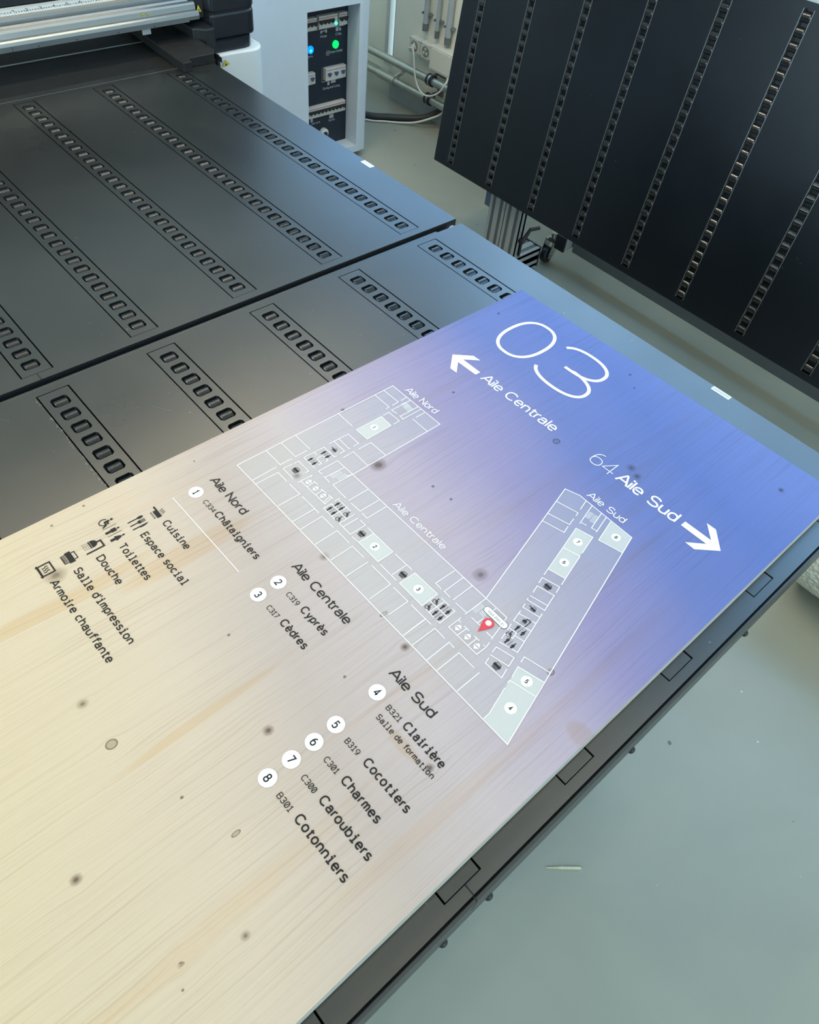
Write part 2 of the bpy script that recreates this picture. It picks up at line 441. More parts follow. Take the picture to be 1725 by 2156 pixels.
# ---------------------------------------------------------------- stroke lettering (own letterforms)
def arc(cx, cy, rx, ry, a0, a1, n=18, e=2.25):
    out = []
    for i in range(n + 1):
        t = math.radians(a0 + (a1 - a0) * i / n); c, s = math.cos(t), math.sin(t)
        out.append((cx + rx * math.copysign(abs(c) ** (2/e), c), cy + ry * math.copysign(abs(s) ** (2/e), s)))
    return out
XH = 0.72
def glyphs(slab):
    G = {}
    O = lambda cx, cy, rx, ry: arc(cx, cy, rx, ry, 0, 360, 36)
    G['A'] = (.78, [[(0,0),(.36,1),(.42,1),(.78,0)], [(.14,.33),(.64,.33)]])
    G['B'] = (.58, [[(0,0),(0,1),(.30,1)] + arc(.30,.765,.23,.235,90,-90)[1:] + [(0,.53)], [(.30,.53)] + arc(.31,.265,.27,.265,90,-90)[1:] + [(0,0)]])
    G['C'] = (.72, [arc(.38,.5,.38,.5,42,318,30)])
    G['D'] = (.68, [[(0,0),(0,1),(.28,1)] + arc(.28,.5,.40,.5,90,-90,22)[1:] + [(0,0),(0,.05)]])
    G['E'] = (.52, [[(.52,1),(0,1),(0,0),(.52,0)], [(0,.52),(.46,.52)]])
    G['N'] = (.62, [[(0,0),(0,1),(.62,0),(.62,1)]])
    G['P'] = (.58, [[(0,0),(0,1),(.30,1)] + arc(.30,.74,.26,.26,90,-90)[1:] + [(0,.48)]])
    S = arc(.31,.745,.28,.255,22,270,18) + arc(.31,.245,.31,.245,90,-158,18)[1:]
    G['S'] = (.62, [S])
    G['T'] = (.64, [[(0,1),(.64,1)], [(.32,1),(.32,0)]])
    G['V'] = (.70, [[(0,1),(.35,0),(.70,1)]])
    a_ = [arc(.25,.47,.21,.23,168,0,14) + [(.46,.10)] + ([(.47,0),(.53,0)] if slab else [(.47,0)]), [(.46,.40),(.22,.40)] + arc(.21,.20,.21,.20,90,270,14)[1:] + arc(.22,.2,.24,.20,270,335,8)]
    G['a'] = (.50, a_)
    G['b'] = (.50, [[(0,0),(0,1)], O(.25,.35,.25,.35)])
    G['c'] = (.46, [arc(.25,.35,.25,.35,48,312,24)])
    G['d'] = (.50, [[(.50,0),(.50,1)], O(.25,.35,.25,.35)])
    G['e'] = (.50, [[(.015,.36),(.495,.36)] + arc(.25,.35,.25,.35,8,318,30)])
    G['f'] = (.40, [[(.14,0),(.14,.78)] + arc(.34,.78,.20,.22,180,95,10)[1:] + [(.42,1)], [(0,XH),(.38,XH)]])
    G['g'] = (.50, [O(.25,.35,.25,.35), [(.50,.70),(.50,-.04)] + arc(.25,-.04,.25,.24,0,-150,14)[1:]])
    ar = [(0,.42)] + arc(.235,.42,.235,.28,180,0,16) + [(.47,0)]
    G['h'] = (.47, [[(0,0),(0,1)], ar])
    G['n'] = (.47, [[(0,0),(0,.70)], ar])
    G['u'] = (.47, [[(.47,.70),(.47,0)], [(0,.70),(0,.28)] + arc(.235,.28,.235,.28,180,360,16)])
    G['k'] = (.46, [[(0,0),(0,1)], [(.44,.70),(.02,.28)], [(.16,.42),(.46,0)]])
    a1 = [(0,.46)] + arc(.155,.46,.155,.24,180,0,12) + [(.31,0)]
    G['m'] = (.62, [[(0,0),(0,.70)], a1, [(x + .31, y) for x, y in a1]])
    G['o'] = (.52, [O(.26,.35,.26,.35)])
    G['p'] = (.50, [[(0,.70),(0,-.28)], O(.25,.35,.25,.35)])
    G['r'] = (.32, [[(0,0),(0,.70)], [(0,.42)] + arc(.22,.42,.22,.28,180,78,12)])
    s_ = arc(.22,.525,.20,.175,24,270,14) + arc(.22,.175,.22,.175,90,-156,14)[1:]
    G['s'] = (.44, [s_])
    G['t'] = (.36, [[(.13,.93),(.13,.20)] + arc(.31,.20,.18,.20,180,268,8) + [(.38,0)], [(0,XH),(.36,XH)]])
    G['v'] = (.48, [[(0,.70),(.24,0),(.48,.70)]])
    G['w'] = (.66, [[(0,.70),(.16,0),(.33,.66),(.5,0),(.66,.70)]])
    G['y'] = (.50, [[(0,.70),(.25,.02)], [(.50,.70),(.20,-.17)] + arc(.07,-.12,.13,.15,-20,-95,6)[1:]])
    G["'"] = (.02, [[(.01,1.05),(.01,.74)]])
    dot = arc(0,0,.001,.001,0,360,8)
    if slab:
        G['i'] = (.42, [[(.03,.70),(.22,.70),(.22,0)], [(0,0),(.42,0)], 'dot.22'])
        G['l'] = (.42, [[(.03,1),(.22,1),(.22,0)], [(0,0),(.42,0)]])
        G['t'] = (.40, [[(.15,.93),(.15,0),(.40,0)], [(0,XH),(.38,XH)]])
        G['1'] = (.44, [[(.02,.76),(.23,1),(.23,0)], [(0,0),(.44,0)]])
    else:
        G['i'] = (.0, [[(0,0),(0,.70)], 'dot0'])
        G['l'] = (.0, [[(0,0),(0,1)]])
        G['1'] = (.26, [[(.0,.76),(.24,1),(.24,0)]])
    for b, nm in (('e','è'), ('e','ê'), ('a','â')):
        adv, st = G[b]
        G[nm] = (adv, st + ([[(.10,1.04),(.30,.86)]] if nm == 'è' else [[(.06,.86),(.25,1.04),(.44,.86)]]))
    G['0'] = (.54, [O(.27,.5,.27,.5)] + ([[(.14,.14),(.40,.86)]] if slab else []))
    G['2'] = (.54, [arc(.27,.73,.26,.27,165,-30,14) + [(0,0),(.56,0)]])
    G['3'] = (.54, [arc(.25,.745,.24,.255,160,-90,16) , [(.18,.49),(.25,.49)], arc(.25,.25,.27,.25,90,-160,16)])
    G['4'] = (.60, [[(.42,0),(.42,1),(0,.26),(.60,.26)]])
    G['5'] = (.54, [[(.48,1),(.09,1),(.05,.52)] + arc(.25,.32,.27,.32,128,-152,18)])
    G['6'] = (.54, [O(.27,.31,.27,.31), arc(.40,.34,.40,.66,180,92,14)])
    G['7'] = (.52, [[(0,1),(.52,1),(.16,0)]])
    G['8'] = (.54, [O(.27,.755,.22,.245), O(.27,.26,.27,.26)])
    G['9'] = (.54, [O(.27,.69,.27,.31), arc(.14,.66,.40,.66,0,-88,14)])
    G[' '] = (.22, [])
    return G
GS, GP = glyphs(True), glyphs(False)
SIDE = {c: .10 for c in 'AVTvywcCoeO'}
def text_strokes(txt, slab, gap=.20):
    G = GS if slab else GP
    x = 0.0; out = []
    for i, ch in enumerate(txt):
        adv, st = G[ch]
        for s in st:
            if isinstance(s, str): out.append(('dot', (x + float(s[3:]), .98)))
            else: out.append(('line', [(x + a, b) for a, b in s]))
        x += adv + gap
        nx = txt[i + 1] if i + 1 < len(txt) else ''
        if ch == 'A': x -= .06
        elif ch in 'rf' and nx in 'aceos': x -= .09
        elif ch == 'r' or ch == 'f': x -= .04
        elif ch == 't' and nx != 'i': x -= .04
        elif ch == 'V': x -= .08
    return out, x - gap
def add_text(mb, txt, x0, x1, y, cap, w, z, slab=False, ang=0.0, gap=None, dotk=1.25):
    """write txt with its ink from x0 to x1 on baseline y; cap height and stroke width in the same unit"""
    strokes, tw = text_strokes(txt, slab, gap if gap is not None else .17)
    sx = (x1 - x0 - w) / tw; sy = cap - w
    ca, sa = math.cos(ang), math.sin(ang)
    k = 0
    def T(p):
        a = w/2 + p[0]*sx; b = w/2 + p[1]*sy
        return (x0 + a*ca - b*sa, y + a*sa + b*ca)
    for kind, d in strokes:
        zz = z + (k % 7) * 0.8e-5; k += 1
        if kind == 'dot':
            c = T(d); mb.flat(circle(c[0], c[1], w*dotk/2*1.05, 14), zz)
        else: mb.stroke([T(p) for p in d], w, zz)
    return mb

# ================================================================ the room
YW = 2.904
struct(MB().box(-4.6, 3.6, -3.2, 3.3, -0.1, 0.0).build('floor', M['floor']))
struct(MB().box(-4.6, 3.6, -3.2, 3.3, 3.0, 3.1).build('ceiling', M['ceiling']))
b = MB()
b.box(-3.22, 3.6, YW, 3.3, 0.0, 1.86); b.box(-4.6, -2.5, YW, 3.3, 2.36, 3.0); b.box(-2.56, -2.5, YW, 3.3, 1.80, 2.36)
b.box(1.35, 3.6, YW, 3.3, 1.86, 3.0); b.box(-2.5, 1.35, YW, 3.3, 2.94, 3.0)
struct(b.build('wall_back', M['wall']))
b = MB(); b.box(-4.6, -3.22, 3.12, 3.3, 0.0, 1.80)
struct(b.build('wall_alcove', M['wall']))
struct(MB().box(-4.7, -4.6, -3.2, 3.3, 0.0, 3.0).build('wall_left', M['wall']))
b = MB()
b.box(-4.6, 3.6, -3.3, -3.2, 0.0, 1.12); b.box(-4.6, 3.6, -3.3, -3.2, 2.58, 3.0); b.box(-4.6, -3.55, -3.3, -3.2, 1.12, 2.58); b.box(0.55, 3.6, -3.3, -3.2, 1.12, 2.58)
struct(b.build('wall_front', M['wall']))
b = MB()
b.box(3.6, 3.7, -3.2, 3.3, 0, 0.95); b.box(3.6, 3.7, -3.2, 3.3, 2.55, 3.0)
b.box(3.6, 3.7, -3.2, -1.15, 0.95, 2.55); b.box(3.6, 3.7, 1.55, 3.3, 0.95, 2.55)
struct(b.build('wall_right', M['wall']))
def window(name, frame, pane):
    f = struct(frame.build(name, M['frame_white'])); pane.build('pane', M['window'], f)
f = MB()
for x0 in (-2.5, -1.25, 0.0, 1.3): f.box(x0, x0 + 0.05, YW + 0.04, YW + 0.10, 1.86, 2.94)
f.box(-2.5, 1.35, YW + 0.04, YW + 0.10, 1.86, 1.90); f.box(-2.5, 1.35, YW + 0.04, YW + 0.10, 2.90, 2.94)
window('window_1', f, MB().box(-2.48, 1.33, YW + 0.06, YW + 0.07, 1.88, 2.92))
f = MB()
for x0 in (-4.6, -3.6, -2.61): f.box(x0, x0 + 0.05, YW + 0.04, YW + 0.10, 1.80, 2.36)
f.box(-4.6, -2.56, YW + 0.04, YW + 0.10, 1.80, 1.84); f.box(-4.6, -2.56, YW + 0.04, YW + 0.10, 2.32, 2.36)
window('window_5', f, MB().box(-4.58, -2.58, YW + 0.06, YW + 0.07, 1.82, 2.34))
f = MB()
for y0 in (-1.15, 0.17, 1.5): f.box(3.62, 3.68, y0, y0 + 0.05, 0.95, 2.55)
f.box(3.62, 3.68, -1.15, 1.55, 0.95, 1.0); f.box(3.62, 3.68, -1.15, 1.55, 2.5, 2.55)
window('window_2', f, MB().box(3.64, 3.65, -1.12, 1.52, 0.97, 2.52))
f = MB()
for x0 in (-3.55, -2.2, -0.85, 0.5): f.box(x0, x0 + 0.05, -3.28, -3.22, 1.12, 2.58)
f.box(-3.55, 0.55, -3.28, -3.22, 1.12, 1.17); f.box(-3.55, 0.55, -3.28, -3.22, 2.53, 2.58)
window('window_4', f, MB().box(-3.5, 0.5, -3.255, -3.245, 1.15, 2.55))
f = MB(); f.box(-3.40, -3.375, 3.06, 3.12, 0.10, 2.3); f.box(-3.47, -3.44, 3.06, 3.12, 0.10, 2.3); f.box(-3.47, -3.375, 3.06, 3.12, 0.06, 0.10)
window('window_3', f, MB().box(-3.442, -3.398, 3.10, 3.11, 0.10, 2.3))
struct(MB().box(-3.222, 3.6, YW - 0.012, YW, 0.0, 0.10).build('wall_foot_shade', simple('wall_foot_shade_grey', (0.40, 0.43, 0.41), 0.5)))  # grey strip added along the wall foot to stand in for the shadow there

# ---------------------------------------------------------------- pipes, conduits, sockets on the back wall
def wall_pipe(zc, dz, label):
    t = thing('metal_pipe', (-3.0, 2.824, zc), label, 'pipe', 'horizontal metal pipes along the back wall')
    MB().cyl((-3.9, 2.824, zc - dz * 0.9), (-1.0, 2.824, zc + dz), 0.0185, 20).build('pipe_run', M['pipe'], t, smooth=True)
    c = MB()
    c.cyl((-2.858, 2.824, zc), (-2.846, 2.824, zc), 0.027, 20); c.cyl((-2.834, 2.824, zc), (-2.822, 2.824, zc), 0.027, 20)
    c.build('rubber_clamp', M['black'], t, smooth=True)
    MB().cyl((-2.846, 2.824, zc), (-2.834, 2.824, zc), 0.0255, 20).build('clamp_band', M['steel'], t, smooth=True)
    h = MB(); h.cyl((-2.840, 2.845, zc + 0.02), (-2.840, YW, zc + 0.02), 0.006, 8); h.box(-2.86, -2.82, YW - 0.008, YW, zc, zc + 0.030)
    h.build('wall_bracket', M['conduit_dark'], t)
    return t
p1 = wall_pipe(0.219, 0.012, 'upper of the two horizontal metal pipes running along the back wall')
p2 = wall_pipe(0.131, 0.008, 'lower of the two horizontal metal pipes, with a coupling and small branch')
MB().cyl((-3.23, 2.824, 0.1275), (-3.10, 2.824, 0.1285), 0.0235, 20).build('coupling', M['pipe'], p2, smooth=True)
bq = MB(); bq.cyl((-3.105, 2.824, 0.145), (-3.06, 2.86, 0.195), 0.010, 12); bq.cyl((-3.066, 2.855, 0.188), (-3.055, 2.863, 0.2), 0.015, 12)
bq.build('branch_pipe', M['steel'], p2, smooth=True)

def conduit(x, zb, r, label):
    t = thing('cable_conduit', (x, YW - 0.02, zb), label, 'conduit', 'vertical grey conduits above the wall sockets')
    MB().cyl((x, YW - 0.02, zb + 0.03), (x, YW - 0.02, 2.98), r, 16).build('tube', M['conduit'], t, smooth=True)
    MB().cyl((x, YW - 0.02, zb), (x, YW - 0.02, zb + 0.032), r * 1.08, 16).build('end_sleeve', M['conduit_dark'], t, smooth=True)
    c = MB(); c.box(x - r - 0.012, x + r + 0.012, YW - 0.022, YW, zb + 0.066, zb + 0.076)
    c.cyl((x - r - 0.010, YW - 0.028, zb + 0.071), (x - r - 0.010, YW, zb + 0.071), 0.005, 8); c.cyl((x + r + 0.010, YW - 0.028, zb + 0.071), (x + r + 0.010, YW, zb + 0.071), 0.005, 8)
    c.build('pipe_clip', M['alu'], t)
conduit(-2.977, 0.388, 0.0135, 'leftmost and thickest-looking grey conduit, above the plugged-in socket')
conduit(-2.893, 0.380, 0.0105, 'thin middle conduit of three, above the free socket')
conduit(-2.816, 0.374, 0.0150, 'right-hand grey conduit ending at the cream trunking box')

def socket(x0, x1, z0, z1, label, plug):
    t = thing('wall_socket', ((x0 + x1) / 2, YW, z0), label, 'socket', 'cream surface sockets on the back wall')
    MB().box(x0, x1, YW - 0.045, YW, z0, z1).build('socket_box', M['socket'], t, bevel=0.004)
    cx, cz = (x0 + x1) / 2, (z0 + z1) / 2
    d = MB(); d.cyl((cx, YW - 0.0475, cz), (cx, YW - 0.0455, cz), 0.024, 28); d.build('socket_face', M['socket_hole'], t)
    e = MB()
    for k in range(3):
        a = math.radians(90 + 120 * k); e.cyl((cx + .012*math.cos(a), YW - 0.0488, cz + .012*math.sin(a)), (cx + .012*math.cos(a), YW - 0.0472, cz + .012*math.sin(a)), 0.007, 14)
    e.build('contact_opening', M['socket'], t)
    if plug: MB().cyl((cx, YW - 0.066, cz - 0.004), (cx, YW - 0.047, cz - 0.004), 0.013, 16).build('plug_seat', M['socket'], t, smooth=True)
    for sx_, sz_ in ((x0+.007, z0+.007), (x1-.007, z0+.007), (x0+.007, z1-.007), (x1-.007, z1-.007)): MB().cyl((sx_, YW-.0475, sz_), (sx_, YW-.0445, sz_), .0025, 10).build('screw', M['conduit_dark'], t)
socket(-3.056, -2.979, 0.277, 0.347, 'cream wall socket with a white cable plugged into it', True)
socket(-2.975, -2.893, 0.277, 0.347, 'empty three-hole cream wall socket beside the plugged one', False)
t = thing('trunking_box', (-2.8, YW, 0.25), 'cream trunking box right of the sockets, half behind the upright panel', 'junction box')
MB().box(-2.886, -2.70, YW - 0.062, YW, 0.252, 0.360).build('box_body', M['socket'], t, bevel=0.005)
MB().box(-2.875, -2.71, YW - 0.0645, YW - 0.061, 0.263, 0.350).build('box_cover', M['socket'], t, bevel=0.001)

def smooth_path(pts, k=5):
    P = [Vector(p) for p in pts]; out = []
    for i in range(len(P) - 1):
        a, b_, c, d = P[max(i-1, 0)], P[i], P[i+1], P[min(i+2, len(P)-1)]
        for j in range(k):
            u = j / k
            out.append(0.5 * ((2*b_) + (c-a)*u + (2*a-5*b_+4*c-d)*u*u + (3*b_-a-3*c+d)*u**3))
    out.append(P[-1]); return out
w1 = [(-3.0175, YW-.062, .308), (-3.02, YW-.085, .310), (-2.932,2.79,.336), (-2.944,2.79,.3), (-2.927,2.79,.229), (-2.903,2.79,.185), (-2.864,2.785,.164), (-2.815,2.78,.163), (-2.77,2.78,.181), (-2.734,2.785,.208), (-2.71,2.79,.246), (-2.712,2.805,.258), (-2.73,2.828,.262)]
w1[1] = (-3.005, YW-.095, .315); w1[2] = (-2.965, 2.80, .325)
tag(MB().tube(smooth_path(w1), 0.0042, 8).build('power_cable', M['cable_white'], smooth=True), 'white cable looping from the wall socket in front of the pipes', 'cable')
w2 = [(-3.5,2.40,.006), (-3.2,2.52,.006), (-3.04,2.587,.006), (-2.985,2.650,.006), (-2.93,2.710,.007), (-2.88,2.752,.016), (-2.84,2.776,.032), (-2.80,2.802,.055), (-2.77,2.842,.078), (-2.745,2.858,.12), (-2.73,2.858,.20)]
tag(MB().tube(smooth_path(w2), 0.0048, 8).build('power_cable', M['cable_white'], smooth=True), 'thin white cable lying on the floor beside the thick black one', 'cable')
w3 = [(-3.5,2.45,.018), (-3.2,2.56,.018), (-3.057,2.608,.018), (-2.99,2.685,.018), (-2.93,2.760,.019), (-2.86,2.822,.034), (-2.80,2.872,.080), (-2.75,2.884,.150), (-2.715,2.884,.23), (-2.71,2.884,.247)]
tag(MB().tube(smooth_path(w3), 0.0165, 12).build('power_cable', M['cable_black'], smooth=True), 'thick black cable curving across the floor and up the wall', 'cable')

# ================================================================ electrical cabinet
t = thing('control_cabinet', (-3.1, 1.8, 0), 'pale grey electrical cabinet with breakers and a lit green lamp', 'cabinet')
XF, XP = -2.75, -2.83
oy0, oy1, oz0, oz1 = 2.008, 2.279, 0.060, 0.637
b = MB()
b.box(-3.45, XF, 1.30, oy0, 0.03, 1.55); b.box(-3.45, XF, oy1, 2.302, 0.03, 1.55)
b.box(-3.45, XF, oy0, oy1, 0.03, oz0); b.box(-3.45, XF, oy0, oy1, oz1, 1.55)
b.box(-3.45, XP - 0.01, oy0, oy1, oz0, oz1)
b.build('cabinet_body', M['cabinet'], t)
MB().prism([(XF - 0.004, 2.304), (XF - 0.004, 2.318)] + [(XF - 0.03 + 0.03*math.cos(math.radians(a)) - 0.002, 2.318 + 0.03*math.sin(math.radians(a))) for a in (15, 30, 45, 60, 75, 90)] + [(-3.45, 2.348), (-3.45, 2.304)], 0.03, 1.55).build('rounded_side_panel', M['cabinet'], t, smooth=True)
MB().box(-3.40, -2.80, 1.35, 2.30, 0.0, 0.03).build('plinth', M['conduit_dark'], t)
MB().box(XP - 0.01, XP, oy0, oy1, oz0, oz1).build('control_panel', M['navy'], t)
def px(name, mat_, y0, y1, z0, z1, d, bev=0.0): return MB().box(XP, XP + d, y0, y1, z0, z1).build(name, mat_, t, bevel=bev)
def breaker(y0, y1, z0, z1, n, blue=False, rng=None, led=False):
    d = 0.022
    br = px('circuit_breaker', M['breaker'], y0, y1, z0, z1, d, 0.0015)
    rs = MB().box(XP + d, XP + d + 0.0006, y0 + 0.002, y1 - 0.002, z1 - 0.0085, z1 - 0.0065); rs.build('red_stripe', M['breaker_red'], br)
    pit = (y1 - y0) / n
    zc = (z0 + z1) / 2
    for k in range(n):
        if led and k == n - 1: continue
        yc = y0 + (k + .5) * pit; w_ = pit * 0.30
        m_ = M['toggle_blue'] if blue else M['black']
        if blue: q = MB().prism([(yc - w_*.9, zc + .006), (yc + w_*.9, zc + .006), (yc + w_*.3, zc - .007), (yc - w_*.3, zc - .007)], XP + d, XP + d + .008, 'x')
        else: q = MB().prism([(yc - pit*.48, zc + .008), (yc + pit*.48, zc + .008), (yc + pit*.48, zc + .001), (yc + pit*.12, zc - .007), (yc - pit*.12, zc - .007), (yc - pit*.48, zc + .001)], XP + d, XP + d + .007, 'x')
        q.build('toggle', m_, br)
    fr = MB()
    for yy0, yy1, zz0, zz1 in ((y0-.006, y1+.002, z0-.010, z0-.008), (y0-.006, y0-.005, z0-.010, z1)): fr.box(XP, XP + .001, yy0, yy1, zz0, zz1)
    fr.build('cutout_frame', M['breaker'], br)
breaker(2.022, 2.099, .548, .592, 4); breaker(2.110, 2.207, .548, .594, 5, led=True); breaker(2.216, 2.259, .547, .594, 2)
MB().cyl((XP + .022, 2.197, .560), (XP + .028, 2.197, .560), .0058, 16).build('indicator_lamp', M['led_teal'], t)
breaker(2.019, 2.089, .343, .387, 2, True); breaker(2.146, 2.257, .342, .392, 3, True); breaker(2.010, 2.257, .201, .246, 12)
lp = MB().cyl((XP, 2.212, .472), (XP + .006, 2.212, .472), .0152, 28).build('indicator_lamp', M['led_green'], t); lp['label'] = 'lit green lamp'
lp = MB().cyl((XP, 2.078, .471), (XP + .006, 2.078, .471), .0150, 28).build('indicator_lamp', M['led_blue'], t); lp['label'] = 'lit blue lamp'
MB().cyl((XP + .006, 2.078, .468), (XP + .0068, 2.078, .468), .006, 18).build('lamp_core', M['led_core'], lp)
kn = MB().cyl((XP, 2.146, .118), (XP + .014, 2.146, .118), .021, 28).build('rotary_switch', M['white_plastic'], t, smooth=True)
MB().box(XP + .014, XP + .022, 2.140, 2.156, .106, .124).build('knob', M['black'], kn)
def panel_text(txt, y0, y1, z, cap):
    m = MB(); add_text(m, txt, y0, y1, 0, cap, cap * .14, 0)
    m.v = [(XP + .0006 + v[2], v[0], z + v[1]) for v in m.v]
    o = m.build('lettering', M['print_grey'], t); return o
panel_text('Printer', 2.132, 2.167, .506, .0095); panel_text('E Stop', 2.214, 2.244, .505, .0095)
panel_text('Network', 2.020, 2.092, .440, .0095); panel_text('Power Enable', 2.183, 2.252, .440, .0095)
panel_text('Drying and Curing', 2.146, 2.239, .300, .0100); panel_text('Security', 2.177, 2.214, .159, .0095); panel_text('UPS' if False else 'Service', 2.080, 2.128, .164, .0095)
m = MB()
for y0, y1, z0, z1 in ((2.133,2.141,.523,.533),(2.141,2.160,.529,.532),(2.158,2.167,.523,.535),(2.214,2.228,.521,.535),(2.232,2.236,.521,.535),(2.236,2.242,.521,.530),(2.170,2.182,.315,.330),(2.190,2.216,.320,.332),(2.182,2.206,.172,.188),(2.075,2.088,.176,.200)):
    MB().box(XP, XP + .0007, y0, y1, z0, z1).build('panel_symbol', M['print_grey'], t)
m = MB(); ring = circle(2.172, .4435, .0085, 24) 
m.stroke(ring + [ring[0]], .0018, 0); m.flat(circle(2.172, .4435, .003, 12), 0)
m.v = [(XP + .0006, v[0], v[1]) for v in m.v]; m.build('panel_symbol', M['print_grey'], t)

# ================================================================ roller strips
PIT = 0.0316
TOPZ = 0.900
def strip_mesh(x_first, x0, x1, yc, n, hw=0.0222, open_x=0.0105, open_y=0.0126, z=TOPZ - 0.0004, depth=0.014):
    """flat cover strip with one chamfered window per roller"""
    m = MB(); e = 0.0035
    def octo(cx): 
        a, c = open_x, open_y
        return [(cx-a, yc-c+e), (cx-a+e, yc-c), (cx+a-e, yc-c), (cx+a, yc-c+e), (cx+a, yc+c-e), (cx+a-e, yc+c), (cx-a+e, yc+c), (cx-a, yc+c-e)]
    edges = [x0] + [x_first + PIT * (k - .5) for k in range(n + 1)] + [x1]
    lo = [e_ for e_ in edges]
    for k in range(n):
        a, c = x_first + PIT * (k - .5), x_first + PIT * (k + .5)
        if k == 0: a = x0
        if k == n - 1: c = x1
        m.flat([(a, yc-hw), (c, yc-hw), (c, yc+hw), (a, yc+hw)], z, [octo(x_first + PIT * k)])
    m.cur = 1
    for k in range(n):
        o = octo(x_first + PIT * k); q = [(a, b_, z) for a, b_ in o] + [(a, b_, z - depth) for a, b_ in o]
        m.add(q, [(i, 8 + i, 8 + (i+1) % 8, (i+1) % 8) for i in range(8)] + [tuple(range(8, 16))])
    m.cur = 0
    q = [(x0,yc-hw,z),(x1,yc-hw,z),(x1,yc+hw,z),(x0,yc+hw,z)]
    m.add(q + [(a, b_, z - 0.004) for a, b_, _ in q], [(i, 4+i, 4+(i+1)%4, (i+1)%4) for i in range(4)])
    return m
def roller_mesh(r=0.0090, hl=0.0108):
    me_o = MB(); n = 20; prof = [(-hl, r - .0022), (-hl + .0018, r), (hl - .0018, r), (hl, r - .0022)]
    vs = []; fs = []
    for yy, rr in prof:
        vs += [(rr*math.sin(2*PI*i/n), yy, rr*math.cos(2*PI*i/n)) for i in range(n)]
    for j in range(3):
        for i in range(n): fs.append((j*n+i, (j+1)*n+i, (j+1)*n+(i+1)%n, j*n+(i+1)%n))
    fs += [tuple(range(n)), tuple(range(3*n, 4*n))[::-1]]
    return me_o.add(vs, fs)
proto = roller_mesh().build('roller', M['roller'], smooth=True)
ROLLER_ME = proto.data
first_used = [False]
def place_roller(parent, loc):
    if not first_used[0]: o = proto; first_used[0] = True
    else:
        o = proto.copy(); COL.objects.link(o)
    o.parent = parent; o.matrix_parent_inverse = Matrix.Identity(4)
    o.location = loc
    return o
def in_view(p, mgn=25):
    v = Vector(p) - Vector((0, 0, 1.65)); d = v.dot(_w)
    if d <= 0: return False
    X = 862.5 + 1554.07 * v.dot(_r) / d; Y = 1078 - 1554.07 * v.dot(_u) / d
    return -mgn < X < 1725 + mgn and -mgn < Y < 2156 + mgn
ROWS = [0.2025, 0.3748, 0.5612, 0.7475, 0.9370]
HW = 0.0222

# ================================================================ the printer
pr = thing('flatbed_printer', (-1.9, 0.4, 0), 'large flatbed printer with dark roller table and aluminium print beam', 'printer')
def tabletop(x0, x1, sx0, sx1, y0, y1, rows, ends):
    """top plates with open channels where the roller strips lie"""
    m = MB(); g = HW + 0.0022
    chan = [[(sx0, r - g), (sx1, r - g), (sx1, r + g), (sx0, r + g)] for r in rows]
    m.flat([(x0, y0), (x1, y0), (x1, y1), (x0, y1)], TOPZ, chan)
    for lp_ in [[(x0, y0), (x1, y0), (x1, y1), (x0, y1)]] + [c[::-1] for c in chan]:
        k = len(lp_)
        m.add([(a, b_, TOPZ) for a, b_ in lp_] + [(a, b_, TOPZ - .018) for a, b_ in lp_], [(i, k + i, k + (i+1) % k, (i+1) % k) for i in range(k)])
    m.cur = 1
    m.box(x0 + .001, x1 - .001, y0 + .001, y1 - .001, TOPZ - 0.030, TOPZ - 0.0175)
    return m
ALLROWS = [-0.170, 0.0160] + ROWS
mx0, mx1, my1 = -1.848, -0.9425, 1.0475
tabletop(mx0, mx1, -1.8335, -0.9585, -0.6, my1, ALLROWS, 0).build('tabletop', [M['table'], M['slot']], pr)
b = MB(); b.box(mx1 - 0.03, mx1 - 0.002, -0.6, my1 - .002, 0.79, TOPZ - 0.018); b.box(mx0, mx1 - .002, my1 - 0.03, my1 - 0.002, 0.79, TOPZ - 0.018)
b.build('table_skirt', M['black'], pr)
for ri, yc in enumerate(ALLROWS):
    s = strip_mesh(-1.8046, -1.8325, -0.9597, yc, 27).build('roller_strip', [M['table'], M['slot']], pr)
    for k in range(27):
        p = (-1.8046 + 0.0316 * k, yc, TOPZ - 0.0083)
        if in_view(p, 60): place_roller(s, p)
MB().box(mx1 - .0004, mx1 + .0006, -0.6, my1 - .001, 0.80, TOPZ - .0016).build('table_front_edge', M['black'], pr)
m = MB()
for (gx, gy, l) in ((-0.951, 0.2012, .017),): m.box(gx - l/2, gx + l/2, gy - .0008, gy + .0008, TOPZ - .001, TOPZ + .0002)
m.build('edge_notch', M['slot'], pr)
st = MB().box(-1.231, -1.198, 1.0345, 1.0470, TOPZ, TOPZ + .0004).build('inventory_sticker', M['sticker'], pr); st['label'] = 'small white sticker'
st2 = MB()
for k in range(9): st2.box(-1.228 + .0032*k, -1.2265 + .0032*k, 1.039, 1.0435, TOPZ + .0004, TOPZ + .0006)
st2.build('fine_print', M['print_grey'], st)
MB().cyl((-0.9425, 1.036, 0.8765), (-0.936, 1.036, 0.8765), 0.0125, 28).build('end_cap', M['white_plastic'], pr)
# lower body and feet
MB().box(-2.9, -1.06, -0.55, 0.94, 0.06, 0.84).build('machine_body', M['table_edge'], pr, bevel=0.01)
b = MB()
for fx in (-2.7, -1.25):
    for fy in (-0.4, 0.8): b.cyl((fx, fy, 0), (fx, fy, 0.07), 0.05, 20)
b.build('levelling_foot', M['steel'], pr)
MB().box(-1.9, -0.96, -0.55, 1.03, 0.835, 0.872).build('table_tray', M['slot'], pr)
